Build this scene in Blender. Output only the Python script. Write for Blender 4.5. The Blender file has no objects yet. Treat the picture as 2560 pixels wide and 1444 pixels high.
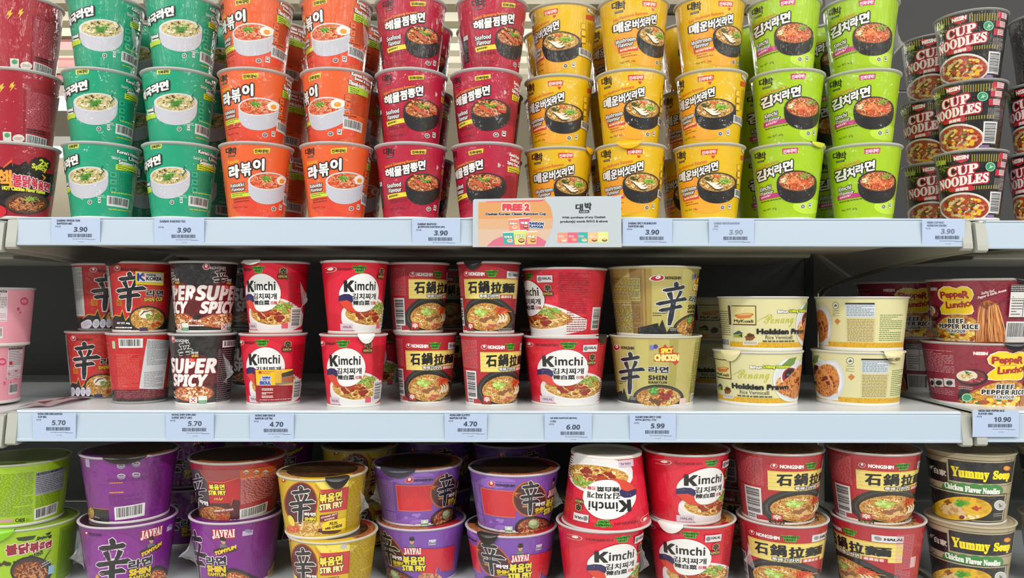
import bpy, bmesh, math, random
import numpy as np
from mathutils import Vector, Matrix
from mathutils.geometry import tessellate_polygon
PI = math.pi
scene = bpy.context.scene
COL = scene.collection
# ------------------------------------------------------------------ camera, light, exposure
FOC, DIST, CXP, HOR, ROLL = 1950.0, 0.975, 1280.0, 752.0, math.radians(0.10)
cd = bpy.data.cameras.new('camera'); cd.sensor_width = 36.0; cd.lens = 36.0*FOC/2560.0
cd.shift_y = (HOR-722.0)/2560.0; cd.clip_start = 0.02; cd.clip_end = 80
cam = bpy.data.objects.new('camera', cd); COL.objects.link(cam)
cam.location = (0, -DIST, 0)
cam.matrix_world = Matrix.Translation((0, -DIST, 0)) @ Matrix.Rotation(-ROLL, 4, 'Y') @ Matrix.Rotation(PI/2, 4, 'X')
scene.camera = cam
vs = scene.view_settings
vs.view_transform = 'Standard'; vs.look = 'None'; vs.gamma = 1.0; vs.use_curve_mapping = False
vs.exposure = -0.24
w = bpy.data.worlds.new('store_air'); scene.world = w; w.use_nodes = True
w.node_tree.nodes['Background'].inputs[0].default_value = (0.93, 0.97, 1.0, 1)
w.node_tree.nodes['Background'].inputs[1].default_value = 0.22
def area(name, loc, sx, sy, power, rot=(0, 0, 0), col=(1, 0.985, 0.96)):
    l = bpy.data.lights.new(name, 'AREA'); l.shape = 'RECTANGLE'; l.size = sx; l.size_y = sy; l.energy = power; l.color = col
    o = bpy.data.objects.new(name, l); COL.objects.link(o); o.location = loc; o.rotation_euler = rot
    return o
# rows of fluorescent fixtures under the shop ceiling, in the aisle and behind the camera
for lx in (-4.5, -2.7, -.9, .9, 2.7, 4.5):
    area('fluorescent_light', (lx, -1.3, 1.72), 1.5, 0.14, 24)
for lx in (-5.4, -3.6, -1.8, 1.8, 3.6, 5.4):
    area('fluorescent_light', (lx, -3.0, 1.72), 1.5, 0.14, 95)
for lx in (-3.0, 0.0, 3.0):                      # added upward fill brightens the ceiling; the downward lamps light the next aisle
    area('ceiling_fill', (lx, 4.6, 1.2), 2.4, 1.2, 26, (PI, 0, 0)); area('fluorescent_light', (lx, 4.4, 1.45), 1.5, .2, 45)

# ------------------------------------------------------------------ picture rays (only to read positions off the photograph)
cR, sR = math.cos(ROLL), math.sin(ROLL)
RX = np.array([cR, 0, -sR]); UP = np.array([sR, 0, cR])
# image's right side sits lower: the camera is rolled, a level line falls to the right
RX = np.array([cR, 0, sR]); UP = np.array([-sR, 0, cR])
def ray(px, py):
    a = (np.asarray(px, float)-CXP)/FOC; b = (HOR-np.asarray(py, float))/FOC
    return np.stack([a*RX[0]+b*UP[0], np.ones_like(a), a*RX[2]+b*UP[2]], -1)
def at_plane(px, py, Y):
    d = ray(px, py); t = (Y+DIST)
    return d[..., 0]*t, d[..., 2]*t

# ------------------------------------------------------------------ materials
def lin(h):
    h = h.lstrip('#'); v = [int(h[i:i+2], 16)/255 for i in (0, 2, 4)]
    return tuple(c/12.92 if c <= .04045 else ((c+.055)/1.055)**2.4 for c in v)+(1,)
def film_group():
    g = bpy.data.node_groups.new('film', 'ShaderNodeTree')
    g.interface.new_socket('Normal', in_out='OUTPUT', socket_type='NodeSocketVector')
    g.interface.new_socket('Coat', in_out='OUTPUT', socket_type='NodeSocketFloat')
    N, L = g.nodes, g.links
    out = N.new('NodeGroupOutput'); tc = N.new('ShaderNodeTexCoord'); oi = N.new('ShaderNodeObjectInfo')
    def noise(sc, scale, det):
        m = N.new('ShaderNodeMapping'); m.inputs['Scale'].default_value = sc; L.new(tc.outputs['Object'], m.inputs['Vector'])
        n = N.new('ShaderNodeTexNoise'); n.inputs['Scale'].default_value = scale; n.inputs['Detail'].default_value = det
        ad = N.new('ShaderNodeVectorMath'); ad.operation = 'ADD'
        L.new(m.outputs[0], ad.inputs[0]); L.new(oi.outputs['Random'], ad.inputs[1]); L.new(ad.outputs[0], n.inputs['Vector']); return n
    def mth(op, a, b):
        n = N.new('ShaderNodeMath'); n.operation = op
        for k, v in ((0, a), (1, b)):
            if isinstance(v, (int, float)): n.inputs[k].default_value = v
            else: L.new(v, n.inputs[k])
        return n.outputs[0]
    streak = noise((230, 230, 14), 1, 3); crink = noise((70, 70, 42), 1, 4)
    idx = oi.outputs['Object Index']
    two = mth('GREATER_THAN', idx, 1.5); one = mth('GREATER_THAN', idx, .5)
    h = mth('ADD', mth('MULTIPLY', mth('MULTIPLY', streak.outputs['Fac'], two), 1.5), mth('MULTIPLY', crink.outputs['Fac'], mth('ADD', mth('MULTIPLY', one, .55), mth('MULTIPLY', two, .5))))
    b = N.new('ShaderNodeBump'); b.inputs['Strength'].default_value = 0.9; b.inputs['Distance'].default_value = .010
    L.new(h, b.inputs['Height']); L.new(b.outputs[0], out.inputs[0])
    L.new(mth('ADD', mth('MULTIPLY', one, .62), .22), out.inputs[1])
    return g
FILM = film_group()
MATS = {}
def mat(key, rough=.42, kind='plain'):
    """'#rrggbb' plain print; 'N#a#b#c:scale' procedural mottled print (noodles, corn, spice)"""
    k = (key, rough, kind)
    if k in MATS: return MATS[k]
    m = bpy.data.materials.new('print_'+key.replace('#', '').replace(':', '_')); m.use_nodes = True
    nt = m.node_tree; P = nt.nodes['Principled BSDF']; P.inputs['Roughness'].default_value = rough
    if key[0] == 'N':
        body, _, sc = key[1:].partition(':'); cols = ['#'+c for c in body.split('#') if c]
        tc = nt.nodes.new('ShaderNodeTexCoord'); nz = nt.nodes.new('ShaderNodeTexNoise')
        nz.inputs['Scale'].default_value = float(sc or 260); nz.inputs['Detail'].default_value = 3; nz.inputs['Distortion'].default_value = 1.5
        nt.links.new(tc.outputs['Object'], nz.inputs['Vector'])
        cr = nt.nodes.new('ShaderNodeValToRGB'); el = cr.color_ramp.elements
        while len(el) < len(cols): el.new(.5)
        for i, c in enumerate(cols):
            el[i].position = .34+.32*i/max(1, len(cols)-1); el[i].color = lin(c)
        nt.links.new(nz.outputs['Fac'], cr.inputs[0]); nt.links.new(cr.outputs[0], P.inputs['Base Color'])
    else:
        P.inputs['Base Color'].default_value = lin(key)
    if kind == 'print':
        g = nt.nodes.new('ShaderNodeGroup'); g.node_tree = FILM
        P.inputs['Coat Roughness'].default_value = .09
        nt.links.new(g.outputs['Normal'], P.inputs['Coat Normal']); nt.links.new(g.outputs['Coat'], P.inputs['Coat Weight'])
    elif kind == 'metal':
        P.inputs['Coat Weight'].default_value = .3; P.inputs['Coat Roughness'].default_value = .2
    MATS[k] = m
    return m

# ------------------------------------------------------------------ text outlines
TXT = {}
def glyphs(s, res=2):
    if s in TXT: return TXT[s]
    c = bpy.data.curves.new('lettering', 'FONT'); c.body = s; c.resolution_u = res
    o = bpy.data.objects.new('lettering', c); COL.objects.link(o)
    me = bpy.data.meshes.new_from_object(o.evaluated_get(bpy.context.evaluated_depsgraph_get()))
    me.calc_loop_triangles()
    v = np.empty(len(me.vertices)*3); me.vertices.foreach_get('co', v); v = v.reshape(-1, 3)[:, :2]
    t = np.empty(len(me.loop_triangles)*3, int); me.loop_triangles.foreach_get('vertices', t); t = t.reshape(-1, 3)
    bpy.data.objects.remove(o); bpy.data.curves.remove(c); bpy.data.meshes.remove(me)
    if len(v):
        lo, hi = v.min(0), v.max(0); v = (v-lo)/np.maximum(hi-lo, 1e-6)
    TXT[s] = v[t] if len(t) else np.zeros((0, 3, 2))
    return TXT[s]

VIEWS = dict(z1=(0, 0, 2.3297), z2=(540, 0, 2.3297), z3=(1100, 0, 2.3297), z4=(1660, 0, 2.3297), z5=(2100, 0, 2.3283),
             m1=(0, 600, 2.7766), m2=(580, 600, 2.7766), m3=(1140, 600, 2.7766), m4=(1720, 600, 2.777), m5=(2000, 600, 2.7768),
             b1=(0, 1080, 3.968), b2=(460, 1080, 3.968), b3=(900, 1080, 3.9667), b4=(1380, 1080, 3.967), b5=(1800, 1080, 3.968), b6=(2200, 1080, 3.9667),
             px=(0, 0, 1), pc=(1170, 480, 6.4))

class Art:
    """Printed artwork as flat coloured shapes laid on a surface: a = angle round the cup (or x), b = height fraction (or z)."""
    def __init__(s, plane=None):
        s.plane = plane; s.tri = []; s.col = []; s.lay = []; s.box = []; s.view('px'); s.dpsi = 0; s.rng = random.Random(5); s.base = 0; s.kx = 1
    def view(s, v): s.ox, s.oy, s.sc = VIEWS[v]
    def use(s, pl, v):                       # pl: placement (C, R0, R1, H, psi)
        s.pl = pl; s.view(v)
    def p(s, x, y):
        x = np.asarray(x, float)/s.sc+s.ox; y = np.asarray(y, float)/s.sc+s.oy
        if s.plane is not None:
            return np.stack(at_plane(x, y, s.plane), -1)
        return s.cone(x, y)
    def cone(s, x, y):
        C, R0, R1, H, psi = s.pl
        d = ray(x, y); o = np.array([0, -DIST, 0])-np.array(C); k = (R1-R0)/H
        A = d[..., 0]**2+d[..., 1]**2-(k*d[..., 2])**2; rz = R0+k*o[2]
        B = 2*(o[0]*d[..., 0]+o[1]*d[..., 1]-k*d[..., 2]*rz); Cc = o[0]**2+o[1]**2-rz**2
        t = (-B-np.sqrt(np.maximum(B*B-4*A*Cc, 0)))/(2*A)
        q = o+d*t[..., None]
        phi = np.arctan2(q[..., 0], -q[..., 1])-psi+s.dpsi
        phi = (phi+PI) % (2*PI)-PI
        return np.stack([phi, np.clip(q[..., 2]/H, .004, .985)], -1)
    def add(s, tri, col, lay=None, per=0):
        """per: every `per` triangles form one piece; pieces of one group lie a hair apart"""
        tri = np.asarray(tri, float)
        if not len(tri): return
        if s.plane is None:
            span = tri[..., 0].max(1)-tri[..., 0].min(1); bad = span > PI
            if bad.any():
                t2 = tri[bad]; t2[..., 0] = np.where(t2[..., 0] < 0, t2[..., 0]+2*PI, t2[..., 0]); tri[bad] = t2
        lo = tri.reshape(-1, 2).min(0); hi = tri.reshape(-1, 2).max(0)
        if lay is None:
            lay = 1+max([l for (a, b, c, d, l) in s.box if a < hi[0] and b > lo[0] and c < hi[1] and d > lo[1]] or [s.base])
        s.box.append((lo[0], hi[0], lo[1], hi[1], lay))
        s.tri.append(tri); s.col += [col]*len(tri)
        s.lay += [lay]*len(tri) if not per else [lay+.55*(i//per)/max(1, (len(tri)-1)//per) for i in range(len(tri))]
        return lay
    def poly(s, pts, col, lay=None):
        q = s.p([a for a, _ in pts], [b for _, b in pts])
        if s.plane is None: q[:, 0] = np.unwrap(q[:, 0])
        idx = tessellate_polygon([[Vector((a, b*(.1 if s.plane is None else 1)*10, 0)) for a, b in q]])
        return s.add([[q[i] for i in t] for t in idx], col, lay)
    def ell(s, cx, cy, rx, ry, col, rot=0, wob=0, lay=None, n=40):
        a = np.linspace(0, 2*PI, n, endpoint=False); r = 1+wob*np.array([s.rng.uniform(-1, 1) for _ in a])
        x, y = rx*np.cos(a)*r, ry*np.sin(a)*r; c, sn = math.cos(rot), math.sin(rot)
        return s.poly(list(zip(cx+x*c-y*sn, cy+x*sn+y*c)), col, lay)
    def fr(s, x0, y0, x1, y1):
        xm, ym = (x0+x1)/2, (y0+y1)/2
        q = s.p([x0, x1, xm, xm], [ym, ym, y1, y0])
        a0, a1 = q[0, 0], q[1, 0]
        if s.plane is None and a1 < a0: a0, a1 = (a0, a1+2*PI) if a0-a1 > PI else (a1, a0)
        return a0, a1, q[2, 1], q[3, 1]
    def rect(s, x0, y0, x1, y1, col, sl=0, lay=None):
        a0, a1, b0, b1 = s.fr(x0, y0, x1, y1); d = (b1-b0)*sl/max(1e-6, (y1-y0))
        return s.add([[(a0, b0), (a1, b0+d), (a1, b1+d)], [(a0, b0), (a1, b1+d), (a0, b1)]], col, lay)
    def T(s, txt, x0, y0, x1, y1, col, sl=0, b=0, o=None, it=0):
        g = glyphs(txt)
        if not len(g): return
        a0, a1, b0, b1 = s.fr(x0, y0, x1, y1); ua = (a1-a0)/(x1-x0); ub = (b1-b0)/(y1-y0)
        q = np.empty_like(g)
        q[..., 0] = a0+g[..., 0]*(a1-a0)+g[..., 1]*it*ua; q[..., 1] = b0+g[..., 1]*(b1-b0)+g[..., 0]*sl*ub
        def fat(r, n):
            return np.concatenate([q+np.array([r*math.cos(2*PI*i/n)*ua, r*math.sin(2*PI*i/n)*ub]) for i in range(n)])
        if o: s.add(fat(b+o[0], 10), o[1], per=len(q))
        s.add(fat(b, 6) if b else q, col, per=len(q))
    def M(s, x0, y0, x1, y1, col, rows, sl=0, fill=.86, h=.34):
        """a block of fine print: rows of word-long dashes"""
        a0, a1, b0, b1 = s.fr(x0, y0, x1, y1); d = (b1-b0)*sl/max(1e-6, (y1-y0)); out = []; R = s.rng
        for r in range(rows):
            bt = b1-(b1-b0)*(r+.2)/rows; bb = bt-(b1-b0)/rows*h; x = 0; end = 1 if R.random() < fill else R.uniform(.35, .9)
            while x < end:
                wd = min(R.uniform(.05, .16), end-x); A, B = a0+(a1-a0)*x, a0+(a1-a0)*(x+wd); e = d*x
                out += [[(A, bb+e), (B, bb+e), (B, bt+e)], [(A, bb+e), (B, bt+e), (A, bt+e)]]; x += wd+.025
        s.add(out, col)
    def BC(s, x0, y0, x1, y1, hor=False, bg='#d8d8d8', ink='#1a1a1c', sl=0, n=26):
        a0, a1, b0, b1 = s.fr(x0, y0, x1, y1); d = (b1-b0)*sl/max(1e-6, (y1-y0)); R = s.rng; out = []
        if bg: s.rect(x0, y0, x1, y1, bg, sl)
        k = .07
        while k < .92:
            wd = R.choice((.4, .6, 1.0))/n
            if hor:
                A, B = a0+(a1-a0)*.1, a0+(a1-a0)*.9; p, q = b0+(b1-b0)*k, b0+(b1-b0)*(k+wd); e = d*.5
            else:
                A, B = a0+(a1-a0)*k, a0+(a1-a0)*(k+wd); p, q = b0+(b1-b0)*.2, b0+(b1-b0)*.92; e = d*k
            out += [[(A, p+e), (B, p+e), (B, q+e)], [(A, p+e), (B, q+e), (A, q+e)]]; k += wd+R.choice((.4, .6, .9))/n
        s.add(out, ink)
    def stroke(s, pts, col, lay=None):
        """brush stroke through (x, y, width)"""
        P = np.array(pts, float); d = np.gradient(P[:, :2], axis=0); d /= np.maximum(np.linalg.norm(d, axis=1), 1e-6)[:, None]
        n = np.stack([-d[:, 1], d[:, 0]], 1)*P[:, 2:3]/2; L, R = s.p(*(P[:, :2]+n).T), s.p(*(P[:, :2]-n).T); out = []
        for i in range(len(P)-1):
            out += [[L[i], R[i], R[i+1]], [L[i], R[i+1], L[i+1]]]
        return s.add(out, col, lay)
    def squig(s, cx, cy, rx, ry, cols, n, L=34, wd=4, lay=None):
        """loose noodle strands inside an ellipse"""
        R = s.rng
        for c in cols:
            P0 = []; 
            for _ in range(n//len(cols)):
                a, r = R.uniform(0, 2*PI), math.sqrt(R.random())*.93; x, y = cx+rx*r*math.cos(a), cy+ry*r*math.sin(a)
                t, k = R.uniform(0, 2*PI), R.uniform(-.5, .5); pts = [(x, y)]
                for _ in range(6):
                    x += L/6*math.cos(t); y += L/6*math.sin(t)*.75; t += k
                    if ((x-cx)/rx)**2+((y-cy)/ry)**2 > .97: break
                    pts.append((x, y))
                if len(pts) < 3: continue
                P = np.array(pts); d = np.gradient(P, axis=0); d /= np.maximum(np.linalg.norm(d, axis=1), 1e-6)[:, None]
                nn = np.stack([-d[:, 1], d[:, 0]], 1)*wd*R.uniform(.35, .6); A, B = s.p(*(P+nn).T), s.p(*(P-nn).T)
                for i in range(len(P)-1): P0 += [[A[i], B[i], B[i+1]], [A[i], B[i+1], A[i+1]]]
            if P0: s.add(P0, c, per=10)
    def bits(s, cx, cy, rx, ry, col, n, sz, wob=.25):
        """small chunks scattered in an ellipse"""
        R = s.rng; P0 = []
        for _ in range(n):
            a, r = R.uniform(0, 2*PI), math.sqrt(R.random()); x, y = cx+rx*r*math.cos(a), cy+ry*r*math.sin(a)
            z = sz*R.uniform(.6, 1.3); ph = R.uniform(0, PI); m = 7
            q = [(x+z*(1+R.uniform(-wob, wob))*math.cos(ph+2*PI*i/m), y+z*.72*(1+R.uniform(-wob, wob))*math.sin(ph+2*PI*i/m)) for i in range(m)]
            Q = s.p([u for u, _ in q], [v for _, v in q])
            P0 += [[Q[0], Q[i], Q[i+1]] for i in range(1, m-1)]
        s.add(P0, col, per=5)
    def sprig(s, cx, cy, r, cols, n=22, wd=4):
        R = s.rng
        for c in cols:
            for _ in range(n//len(cols)):
                t = R.uniform(0, 2*PI); q = r*R.uniform(.35, 1); x, y = cx+R.uniform(-.3, .3)*r, cy+R.uniform(-.25, .25)*r
                s.stroke([(x, y, wd*.6), (x+q*.5*math.cos(t), y+q*.35*math.sin(t), wd), (x+q*math.cos(t+.2), y+q*.6*math.sin(t+.2), wd*.5)], c)
    def bowl(s, cx, cy, rx, ry, bot, col, rim, soup, strands, n=110, L=30, wd=4.5, inner=.9):
        a = np.linspace(0, PI, 26)
        lo = [(cx+rx*(1-.16*math.sin(t)**1.5*0-.0)*math.cos(t), cy+(bot-cy)*math.sin(t)**.55) for t in a]
        s.poly([(cx+rx, cy)]+lo+[(cx-rx, cy)], col); s.ell(cx, cy, rx, ry, rim)
        s.ell(cx, cy, rx*inner, ry*inner, soup); s.squig(cx, cy, rx*inner, ry*inner, strands, n, L, wd)
    def swirl(s, x, y, r, red='#c01c28', ring='#e8e8e8'):
        s.ell(x, y, r*1.1*s.kx, r, ring, n=24); s.ell(x, y, r*.95*s.kx, r*.86, red, n=24); s.ell(x, y-r*.25, r*.4*s.kx, r*.5, '#efe6e0', n=16)
    def hanja(s, x0, y0, x1, y1, col='#15161a', out='#e8e6e4', ow=.045):
        ow *= .62
        """the brushed character SHIN"""
        W, Hh = x1-x0, y1-y0
        S = [[(.40, .0, .07), (.44, .05, .12), (.47, .12, .10)], [(.08, .17, .04), (.18, .175, .10), (.5, .15, .085), (.74, .12, .10), (.80, .13, .05)],
             [(.26, .23, .10), (.30, .30, .10), (.36, .40, .06)], [(.66, .21, .10), (.62, .29, .09), (.52, .41, .05)],
             [(.0, .475, .03), (.07, .475, .10), (.5, .43, .08), (.88, .405, .10), (1.0, .43, .03)],
             [(.08, .63, .03), (.15, .63, .10), (.45, .60, .08), (.70, .575, .10), (.80, .60, .04)],
             [(.44, .40, .12), (.43, .6, .115), (.42, .85, .12), (.41, 1.0, .07)]]
        for k, (c, ex) in enumerate(((out, ow*2), (col, 0))):
            lay = None
            for st in S:
                P = [(x0+u*W, y0+v*Hh, (q*1.45+ex)*W) for u, v, q in st]
                if ex:
                    (ax, ay, aw), (bx, by, bw) = P[0], P[-1]
                    l = s.stroke([(ax+(ax-P[1][0])*.2, ay+(ay-P[1][1])*.2, aw)]+P+[(bx+(bx-P[-2][0])*.15, by+(by-P[-2][1])*.15, bw)], c, lay)
                else: l = s.stroke(P, c, lay)
                lay = l if lay is None else lay
    def outtext(s, *a, **k): s.T(*a, **k)
    def crown(s, x0, y0, x1, y1):
        w, h = x1-x0, y1-y0
        s.poly([(x0, y0), (x0+.25*w, y0+.08*h), (x0+.5*w, y0-.08*h), (x0+.75*w, y0+.08*h), (x1, y0), (x1-.05*w, y0+.45*h), (x1-.14*w, y0+.5*h), (x1-.2*w, y1), (x0+.2*w, y1), (x0+.14*w, y0+.5*h), (x0+.05*w, y0+.45*h)], '#57ad2c')
        s.T("FARMER'S", x0+.05*w, y0+.12*h, x1-.05*w, y0+.42*h, '#1c4a12', b=.015*w); s.T('HEART', x0+.2*w, y0+.55*h, x1-.2*w, y0+.85*h, '#1c4a12', b=.015*w)
    # ---- to mesh
    def arrays(s):
        if not s.tri: return np.zeros((0, 3, 2)), [], np.zeros(0)
        T = np.concatenate(s.tri); c = np.array(s.col, object); l = np.array(s.lay)
        if s.plane is None:
            lim = math.radians(6.5)
            for _ in range(9):
                sp = T[..., 0].max(1)-T[..., 0].min(1); bad = sp > lim
                if not bad.any(): break
                t = T[bad]; e = np.stack([abs(t[:, i, 0]-t[:, (i+1) % 3, 0]) for i in range(3)], 1); k = e.argmax(1); ar = np.arange(len(t))
                A, B, C = t[ar, k], t[ar, (k+1) % 3], t[ar, (k+2) % 3]; m = (A+B)/2
                T = np.concatenate([T[~bad], np.stack([A, m, C], 1), np.stack([m, B, C], 1)])
                c = np.concatenate([c[~bad], c[bad], c[bad]]); l = np.concatenate([l[~bad], l[bad], l[bad]])
        return T, c, l

LAY0, LAY = .00010, .00007
def mesh_from(name, verts, faces, mats, mi, normals=None, smooth=True):
    me = bpy.data.meshes.new(name); me.from_pydata(verts, [], faces)
    for m in mats: me.materials.append(m)
    me.polygons.foreach_set('material_index', mi)
    me.polygons.foreach_set('use_smooth', [smooth]*len(faces))
    me.update()
    if normals is not None: me.normals_split_custom_set_from_vertices(normals)
    return me
def lathe(prof, n=72, phase=0):
    """verts, quads, and outward normals of a profile [(r, z)] turned about z"""
    V, F, Nn = [], [], []
    m = len(prof)
    tg = [(prof[min(i+1, m-1)][0]-prof[max(i-1, 0)][0], prof[min(i+1, m-1)][1]-prof[max(i-1, 0)][1]) for i in range(m)]
    for j in range(n):
        a = 2*PI*j/n; s_, c_ = math.sin(a), -math.cos(a)
        for (r, z), (tr, tz) in zip(prof, tg):
            V.append((r*s_, r*c_, z)); l = math.hypot(tr, tz) or 1
            Nn.append((tz/l*s_, tz/l*c_, -tr/l))
    for j in range(n):
        for i in range(m-1):
            a, b = j*m+i, ((j+1) % n)*m+i
            F.append((a, b, b+1, a+1))
    return V, F, Nn
def body_mesh(name, art, R0, R1, H, base, prof=None, zs=(0.0, .25, .5, .75, 1.0)):
    """cup wall with its printed artwork in one mesh"""
    V, F, Nn = lathe([(R0+(R1-R0)*z, z*H) for z in zs], 72)
    cols = [base]; mi = [0]*len(F)
    T, c, l = art.arrays() if art else (np.zeros((0, 3, 2)), [], [])
    if len(T):
        k = (R1-R0)/H; nl = math.hypot(1, k)
        P = T.reshape(-1, 2); lay = np.repeat(np.asarray(l, float), 3); r = R0+(R1-R0)*P[:, 1]+LAY0+LAY*lay
        X = np.stack([r*np.sin(P[:, 0]), -r*np.cos(P[:, 0]), P[:, 1]*H], 1)
        Q = np.stack([np.sin(P[:, 0])/nl, -np.cos(P[:, 0])/nl, np.full(len(P), -k/nl)], 1)
        tr = X.reshape(-1, 3, 3); fn = np.cross(tr[:, 1]-tr[:, 0], tr[:, 2]-tr[:, 0]); flip = (fn*Q.reshape(-1, 3, 3)[:, 0]).sum(1) < 0
        o = len(V); idx = np.arange(len(P)).reshape(-1, 3)+o; idx[flip] = idx[flip][:, ::-1]
        V += X.tolist(); Nn += Q.tolist(); F += idx.tolist()
        lut = {}
        for x in c:
            if x not in lut: lut[x] = len(cols); cols.append(x)
        mi += [lut[x] for x in c]
    return mesh_from(name, V, F, [mat(x, kind='print') for x in cols], mi, Nn)
def decal_mesh(name, art, R0, R1, H, off):
    """a sticker on the wall"""
    T, c, l = art.arrays(); k = (R1-R0)/H; nl = math.hypot(1, k); P = T.reshape(-1, 2); lay = np.repeat(np.asarray(l, float), 3)
    r = R0+(R1-R0)*P[:, 1]+off+LAY*lay
    X = np.stack([r*np.sin(P[:, 0]), -r*np.cos(P[:, 0]), P[:, 1]*H], 1); Q = np.stack([np.sin(P[:, 0])/nl, -np.cos(P[:, 0])/nl, np.full(len(P), -k/nl)], 1)
    cols = []; lut = {}
    tr = X.reshape(-1, 3, 3); idx = np.arange(len(P)).reshape(-1, 3); fl = (np.cross(tr[:, 1]-tr[:, 0], tr[:, 2]-tr[:, 0])*Q.reshape(-1, 3, 3)[:, 0]).sum(1) < 0; idx[fl] = idx[fl][:, ::-1]
    for x in c:
        if x not in lut: lut[x] = len(cols); cols.append(x)
    return mesh_from(name, X.tolist(), idx.tolist(), [mat(x, kind='print') for x in cols], [lut[x] for x in c], Q.tolist())
def flat_mesh(name, art, y0, extra=None):
    """artwork on an upright flat card facing the aisle; extra = (verts, faces, material) of the card itself"""
    T, c, l = art.arrays(); P = T.reshape(-1, 2); lay = np.repeat(np.asarray(l, float), 3)
    X = np.stack([P[:, 0], y0-.00012-.00006*lay, P[:, 1]], 1)
    tr = X.reshape(-1, 3, 3); fn = np.cross(tr[:, 1]-tr[:, 0], tr[:, 2]-tr[:, 0]); idx = np.arange(len(P)).reshape(-1, 3); fl = fn[:, 1] > 0; idx[fl] = idx[fl][:, ::-1]
    V, F, mi, ms = X.tolist(), idx.tolist(), [], []; lut = {}
    for x in c:
        if x not in lut: lut[x] = len(ms); ms.append(mat(x))
        mi.append(lut[x])
    if extra:
        ev, ef, em = extra; o = len(V); V += ev; F += [[o+i for i in f] for f in ef]; mi += [len(ms)]*len(ef); ms.append(em)
    return mesh_from(name, V, F, ms, mi, smooth=False)
def link(name, me, parent=None, loc=None, rot=None):
    o = bpy.data.objects.new(name, me); COL.objects.link(o)
    if parent: o.parent = parent
    if loc is not None: o.location = loc
    if rot is not None: o.rotation_euler = rot
    return o
def tag(o, label, cat, group=None, kind=None):
    o['label'] = label; o['category'] = cat
    if group: o['group'] = group
    if kind: o['kind'] = kind
    return o
def box_vf(x0, x1, y0, y1, z0, z1):
    v = [(x, y, z) for x in (x0, x1) for y in (y0, y1) for z in (z0, z1)]
    return v, [(0, 1, 3, 2), (4, 6, 7, 5), (0, 4, 5, 1), (2, 3, 7, 6), (0, 2, 6, 4), (1, 5, 7, 3)]
def boxes(name, bl, m, parent=None, bev=0):
    V, F = [], []
    for b in bl:
        v, f = box_vf(*b); o = len(V); V += v; F += [tuple(i+o for i in q) for q in f]
    ob = link(name, mesh_from(name, V, F, [m], [0]*len(F), smooth=False), parent)
    if bev:
        md = ob.modifiers.new('b', 'BEVEL'); md.width = bev; md.segments = 2
    return ob
def prism(name, pts, x0, x1, m, parent=None):
    """profile in (y, z) pulled along x"""
    n = len(pts); V = [(x0, y, z) for y, z in pts]+[(x1, y, z) for y, z in pts]
    F = [tuple(range(n)), tuple(range(2*n-1, n-1, -1))]+[(i, i+n, (i+1) % n+n, (i+1) % n) for i in range(n)]
    me = mesh_from(name, V, F, [m], [0]*len(F), smooth=False); bm = bmesh.new(); bm.from_mesh(me); bmesh.ops.recalc_face_normals(bm, faces=bm.faces); bm.to_mesh(me); bm.free()
    return link(name, me, parent)
# ------------------------------------------------------------------ products: base radius, rim radius, height, lid recess, paper, rim, lid
PR = {
 'teal':   (.0352, .0478, .0985, .004, '#129a74', '#c9ccca', '#c2c6c4'),
 'orange': (.0352, .0480, .0985, .004, '#e05e2a', '#cfc6c2', '#c8c4c0'),
 'red':    (.0352, .0480, .0985, .004, '#b01638', '#cfc8ca', '#c8c4c0'),
 'yellow': (.0350, .0470, .0985, .004, '#dfb40a', '#d2cdbf', '#c8c4b8'),
 'lime':   (.0352, .0480, .0985, .004, '#a2c80e', '#cdd0c4', '#c8ccb8'),
 'hot':    (.0350, .0480, .0985, .004, '#a3162c', '#d8d4d2', '#c8c4c4'),
 'mala':   (.0325, .0445, .0905, .001, '#121110', '#a9aaa8', '#2a2826'),
 'pink':   (.0420, .0500, .0780, .001, '#e39aa8', '#dcd8d8', '#d8d0d0'),
 'shin':   (.0340, .0440, .0950, .000, '#b81c1c', '#d2c8c4', '#8a2020'),
 'shinplain': (.0340, .0440, .0950, .000, '#b81c1c', '#d2c8c4', '#8a2020'),
 'spicy':  (.0340, .0445, .0950, .000, '#1d1b1d', '#d0d0d0', '#242224'),
 'kimchi': (.0338, .0450, .0950, .000, '#c80f2c', '#dad6d4', '#b83030'),
 'clay':   (.0338, .0436, .0950, .000, '#ab2430', '#d8d2ce', '#9a3028'),
 'kimbowl':(.0455, .0585, .0922, .002, '#c80f2c', '#dad6d4', 'N#7a2a18#b06a30#4a1810#8a2a20:120'),
 'claybowl':(.0455, .0595, .0930, .002, '#ab2430', '#d8d2ce', 'N#6a2a18#b8885a#3a1a10#7a2a20:120'),
 'gold':   (.0500, .0632, .0928, .001, '#b4a860', '#dcd8c0', '#8a8450'),
 'prawn':  (.0515, .0605, .0725, .000, '#d2cd9c', '#e2e0d4', '#d8d4b0'),
 'pepper': (.0580, .0725, .0845, .000, '#8c1f36', '#d8ccc4', '#7a3020'),
 'jjang':  (.0500, .0610, .0830, .000, '#97bd14', '#cfd4b8', '#6a7a30'),
 'tomyum': (.0480, .0617, .0885, .000, '#741b7e', '#d8ccd8', 'N#2a1a22#3a2018#5a3018#1e1216:70'),
 'stirred':(.0490, .0648, .0780, .000, '#9c2430', '#d8ccc8', 'N#2c1a14#4a2418#1c100c#5a2a1c:70'),
 'cheese': (.0470, .0585, .0780, .000, '#ccac10', '#dcd4b8', 'N#3a2a14#5a3a18#2a1a10#4a2418:70'),
 'violet': (.0480, .0625, .0775, .000, '#7548a4', '#d6ccdc', 'N#2c1f1c#443018#1c1214#54301c:70'),
 'soup':   (.0416, .0545, .0920, .001, '#ada083', '#c9bd9c', '#a89a80'),
}
DECK = dict(top=.1042, mid=-.1382, bot=-.3765)
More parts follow.
